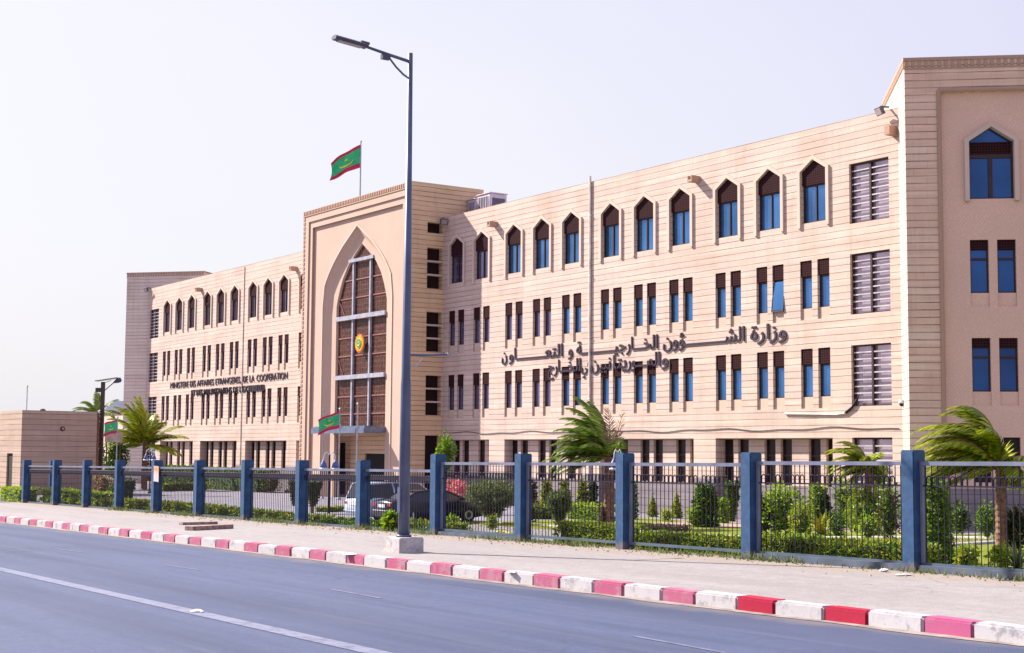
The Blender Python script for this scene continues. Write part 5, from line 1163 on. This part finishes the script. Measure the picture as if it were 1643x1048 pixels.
tag(pb.build('pebbles', M['sand_pale']), 'pebbles and crumbs of stone scattered along the fence foot', 'pebbles', kind='stuff')
tag(b.build('weeds', M['leaf_olive']), 'weeds and dry grass along the foot of the fence', 'weeds', kind='stuff')

# ------------------------------------------------------------------ palms in the wind (it streams to the left of the photo)
WIND = RTD
def frond(b, st, org, d0, L, droop, wind, rng, W=.42, nseg=12, mi=0, leafs=84):
    pts = []; p = Vector(org); d = Vector(d0).normalized()
    for i in range(nseg+1):
        pts.append(p.copy()); t = i/nseg; d = (d+WIND*(wind*.55*t/nseg*3)+Vector((0, 0, -droop/nseg*(.5+1.8*t)))).normalized(); p = p+d*(L/nseg)
    st.tube(pts, [.028*(1-.85*i/nseg)+.004 for i in range(nseg+1)], 4, mi, False)
    for k in range(leafs):
        t = .10+.90*(k+rng.random()*.6)/leafs; x = t*nseg; i = min(int(x), nseg-1); q = pts[i].lerp(pts[i+1], x-i); tan = (pts[i+1]-pts[i]).normalized(); side = tan.cross(Vector((0, 0, 1)));
        side = side.normalized() if side.length > .05 else Vector((1, 0, 0)); nrm = side.cross(tan)
        wl = W*(math.sin(math.pi*min(1, t*.82+.12))**.7)*rng.uniform(.85, 1.15)
        for s_ in (1, -1):
            dd = (side*s_*(.85-.3*t)+tan*(.55+.5*t)+WIND*wind*.55+Vector((0, 0, -.22-droop*.12*rng.random()))+nrm*rng.uniform(-.12, .12)).normalized(); wd = .024+.016*rng.random(); up = tan*wd
            m1 = q+dd*wl*.5; e1 = q+dd*wl+Vector((0, 0, -.10*wl)); b.add([q-up*.6, q+up*.6, m1+up, e1, m1-up], [(0, 1, 2, 4), (4, 2, 3)], mi)
def palm(u, vb, vc, label, fr, L, wind, mat, trunk_r, seed, dry=None, vis_trunk=True):
    Q = on_ground(u, vb); k = pxm(Q); H = (vb-vc)/k; e = tag(empty('palm_tree', Q), label, 'palm tree', 'palm trees'); rng = random.Random(seed); b = MB(); st = MB()
    nn = 14; prof = []
    for i in range(nn+1):
        z = H*i/nn; prof += [(trunk_r*(1.12-.25*i/nn), z), (trunk_r*(.98-.25*i/nn), z+H/nn*.55)]
    t = MB(); t.lathe(prof[:-1], 12); t.build('trunk', M['trunk'], e)
    rt = Vector((RT.x, RT.y, 0)).normalized(); fwd = Vector((-rt.y, rt.x, 0))
    for a, el, ll, dr in fr:                                   # a: bearing in the picture plane sense, el: rise
        d = rt*(math.cos(R(a))*math.cos(R(el)))+fwd*(math.sin(R(a))*math.cos(R(el)))+Vector((0, 0, math.sin(R(el)))); frond(b, st, (0, 0, H+rng.uniform(-.1, .05)), d, L*ll*rng.uniform(.92, 1.08), dr, wind, rng, W=L*.25)
    cr = b.build('fronds', mat, e); st.build('rachis', M['frond_dry'], cr)
    if dry:
        b = MB(); s2 = MB()
        for a, el, ll, dr in dry:
            d = rt*(math.cos(R(a))*math.cos(R(el)))+fwd*(math.sin(R(a))*math.cos(R(el)))+Vector((0, 0, math.sin(R(el)))); frond(b, s2, (0, 0, H-.1), d, L*ll, dr, wind*.3, rng, W=L*.2, leafs=20)
        df = b.build('dry_fronds', M['frond_dry'], e); s2.build('rachis', M['frond_dry'], df)
rngp = random.Random(2)
fr = [(a+rngp.uniform(-8, 8), e_, l_, d_) for a, e_, l_, d_ in ((180, 40, 1, .8), (160, 55, 1.05, .9), (205, 30, 1, .7), (175, 15, 1, .6), (150, 25, .9, .8), (215, 8, .9, .5), (190, -5, .85, .5), (140, 65, 1, 1.1), (120, 70, 1, .9), (230, 62, .95, .9), (95, 80, 1.05, .5), (250, 40, .8, .8), (60, 60, .75, 1.2), (300, 50, .7, 1.2), (170, 68, 1.1, 1.0), (200, 50, 1.05, .9), (165, -12, .75, .5), (182, 62, .9, .7), (185, 30, 1.1, 1.5), (170, 42, 1.1, 1.5), (195, 48, 1.1, 1.6), (178, 22, 1.05, 1.3), (160, 35, 1.0, 1.5), (205, 18, 1.0, 1.2), (188, 56, 1.1, 1.4), (172, 5, .95, .9), (198, 38, 1.1, 1.7), (150, 48, 1.0, 1.3), (186, 74, 1.1, .8), (176, 80, 1.1, .6))]
palm(977, 846, 734, 'palm with fronds blown left, in front of the right wing', fr, 2.35, .85, M['frond'], .20, 3, [(70, 82, .85, .25), (30, 70, .8, .35)])
fr = [(180+rngp.uniform(-30, 30), e_, l_, d_) for e_, l_, d_ in ((70, 1.15, 1.35), (60, 1.2, 1.25), (52, 1.2, 1.2), (45, 1.2, 1.1), (36, 1.15, 1.0), (28, 1.1, .9), (20, 1.05, .8), (12, 1, .7), (4, .95, .6), (-6, .85, .5), (78, 1.1, 1.4), (84, 1.1, 1.5), (-14, .75, .4), (64, 1.15, 1.3), (40, 1.2, 1.0), (56, 1.0, 1.3), (48, 1.2, 1.3), (32, 1.2, 1.2), (24, 1.15, 1.1), (16, 1.1, 1.1), (8, 1.0, .9), (0, .9, .9), (58, 1.2, 1.4), (66, 1.1, 1.5), (42, 1.1, 1.3), (34, 1.0, 1.3), (26, .9, 1.2), (50, 1.05, 1.5), (18, .8, 1.2), (72, 1.0, 1.6), (38, .7, 1.4), (10, .7, 1.2))]+[(60, 55, .6, 1.6), (-30, 45, .5, 1.6), (100, 75, .8, 1.5), (260, 70, .8, 1.5), (20, 10, .45, 1.2), (-60, 20, .45, 1.2)]
palm(1608, 884, 749, 'large palm with its whole crown swept left by the wind', fr, 2.12, 1.22, M['frond_wind'], .155, 4)
fr = [(180+rngp.uniform(-45, 45), e_, l_, d_) for e_, l_, d_ in ((75, 1, 1.3), (60, 1.05, 1.2), (45, 1.05, 1.1), (30, 1.05, 1.1), (15, 1, 1.1), (0, .9, .8), (-15, .8, .8), (82, .9, 1.5), (65, .95, 1.3), (38, 1, 1.2), (55, 1.1, 1.4), (25, 1, 1.3), (10, .9, 1.2), (48, .9, 1.5), (70, 1.0, 1.6), (35, .7, 1.4), (20, .8, 1.4))]+[(30, 60, .7, 1.5), (-40, 40, .6, 1.5), (90, 70, .9, 1.4), (0, 15, .6, 1.2), (270, 60, .8, 1.4), (20, -10, .6, .8)]
palm(1394, 862, 752, 'small windblown palm above the wide bushy shrub', fr, 1.45, 1.05, M['frond_wind'], .14, 5)
fr = [(a+rngp.uniform(-12, 12), e_, l_, d_) for a, e_, l_, d_ in ((180, 60, 1, .9), (150, 72, 1, .7), (110, 80, 1, .7), (210, 45, 1, .9), (170, 28, .9, .9), (60, 65, .95, .8), (30, 45, 1, .7), (-10, 28, 1, .6), (-30, 10, .8, .6), (240, 66, 1, .8), (190, 8, .9, .8), (20, 12, .85, .8), (160, 85, 1.1, .4), (200, 78, 1.05, .7), (130, 50, 1, .9), (320, 58, .9, .9), (0, 2, .8, .5), (-15, 40, .9, .9), (145, 15, .9, .9), (225, 20, .9, .8), (185, 50, 1, 1), (165, 40, 1, 1.1), (175, 70, 1.1, .9), (100, 65, .9, .9), (120, 88, 1.1, .4), (240, 80, 1.0, .5), (200, 30, 1, 1.1), (155, 58, 1, 1.0))]
palm(231, 786, 714, 'bushy green palm between the guard house and left wing', fr, 3.1, .35, M['frond_wind'], .22, 6)
fr = [(a, e_, 1, .9) for a, e_ in ((180, 40), (150, 60), (210, 30), (90, 75), (30, 55), (0, 30), (250, 50), (170, 10), (330, 20))]
Qf = hy(152, 700, -2.0); 
def far_palm():
    Q = Vector((-26.5, -6.0, base(-26.5, -6.0))); 
    return Q
palm(153, 783, 664, 'distant palm top showing above the guard house roof', fr, 1.9, .5, M['frond'], .2, 8)
# grey gabled roof far behind the left palm
q = hy(178, 655, 26); e = tag(empty('distant_house', (q.x, 26, -.4)), 'distant low house with a pale grey gabled roof', 'house'); zr = hy(190, 643, 26).z+.4; ze = hy(178, 662, 26).z+.4
b = MB(); b.box(-3, 6, 0, 7, 0, ze); b.build('wall', M['trim'], e); b = MB(); b.prism([(-3.4, ze), (6.4, ze), (2.2, zr)], -.3, 7.3); b.build('roof', M['rail'], e, fixn=True)

# ------------------------------------------------------------------ loose things on the pavement
def plank(u0, v0, u1, v1, w_, h, zoff, lab):
    A, B = at(u0, v0), at(u1, v1); mid = (A+B)/2; d = B-A; o = MB(); L = d.length; o.box(-L/2, L/2, -w_/2, w_/2, 0, h); q = o.build('plank', M['wood'], bevel=.01); q.location = (mid.x, mid.y, base(mid.x, mid.y)+zoff); q.rotation_euler = (0, 0, math.atan2(d.y, d.x)); tag(q, lab, 'plank', 'planks lying on the pavement')
plank(303, 851.5, 368, 848, .28, .10, .0, 'longer weathered plank lying nearer the kerb'); plank(290, 842.5, 346, 841, .26, .07, .0, 'shorter thin plank lying nearer the fence')
def crumple(name, u, v, sx, sy, sz, mat, lab, cat, seed, road=False):
    p = at(u, v); p.z = base(p.x, p.y); rng = random.Random(seed); b = MB(); n = 9
    for j in range(5):
        for i in range(n): a = 2*math.pi*i/n; rr = math.sin(math.pi*(j+.35)/5)*rng.uniform(.65, 1.15); b.v.append((rr*math.cos(a)*sx, rr*math.sin(a)*sy, max(0, (1-math.cos(math.pi*(j+.35)/5))*.5*sz*rng.uniform(.7, 1.2))))
    for j in range(4):
        for i in range(n): b.f.append((j*n+i, j*n+(i+1) % n, (j+1)*n+(i+1) % n, (j+1)*n+i)); b.m.append(0)
    b.f.append(tuple(range(4*n, 5*n))); b.m.append(0); o = b.build(name, mat); o.location = p; o.rotation_euler = (0, 0, rng.uniform(0, 6)); tag(o, lab, cat); return o
crumple('plastic_bag', 805, 861, .24, .20, .12, M['yellow'], 'crumpled yellow plastic bag lying at the fence foot', 'plastic bag', 1)
crumple('concrete_rubble', 1072, 878, .12, .10, .16, M['rock'], 'pale lump of broken concrete by the long hedge', 'rubble', 2)
crumple('litter', 562, 904, .17, .08, .03, M['litter'], 'white crumpled paper lying at the kerb left of the lamp', 'litter', 3)
crumple('litter', 822, 934, .15, .08, .03, M['litter'], 'white and lilac crumpled wrapper at the kerb right of the lamp', 'litter', 4)
crumple('litter', 318, 983, .14, .08, .03, M['litter'], 'small flattened white scrap on the road line', 'litter', 5)
crumple('stone', 1448, 924, .16, .10, .03, M['rock'], 'flat pale stone at the foot of the nearest pillar', 'stone', 6)
crumple('stone', 1418, 918, .09, .06, .05, M['rock'], 'small stone left of the nearest pillar', 'stone', 7)
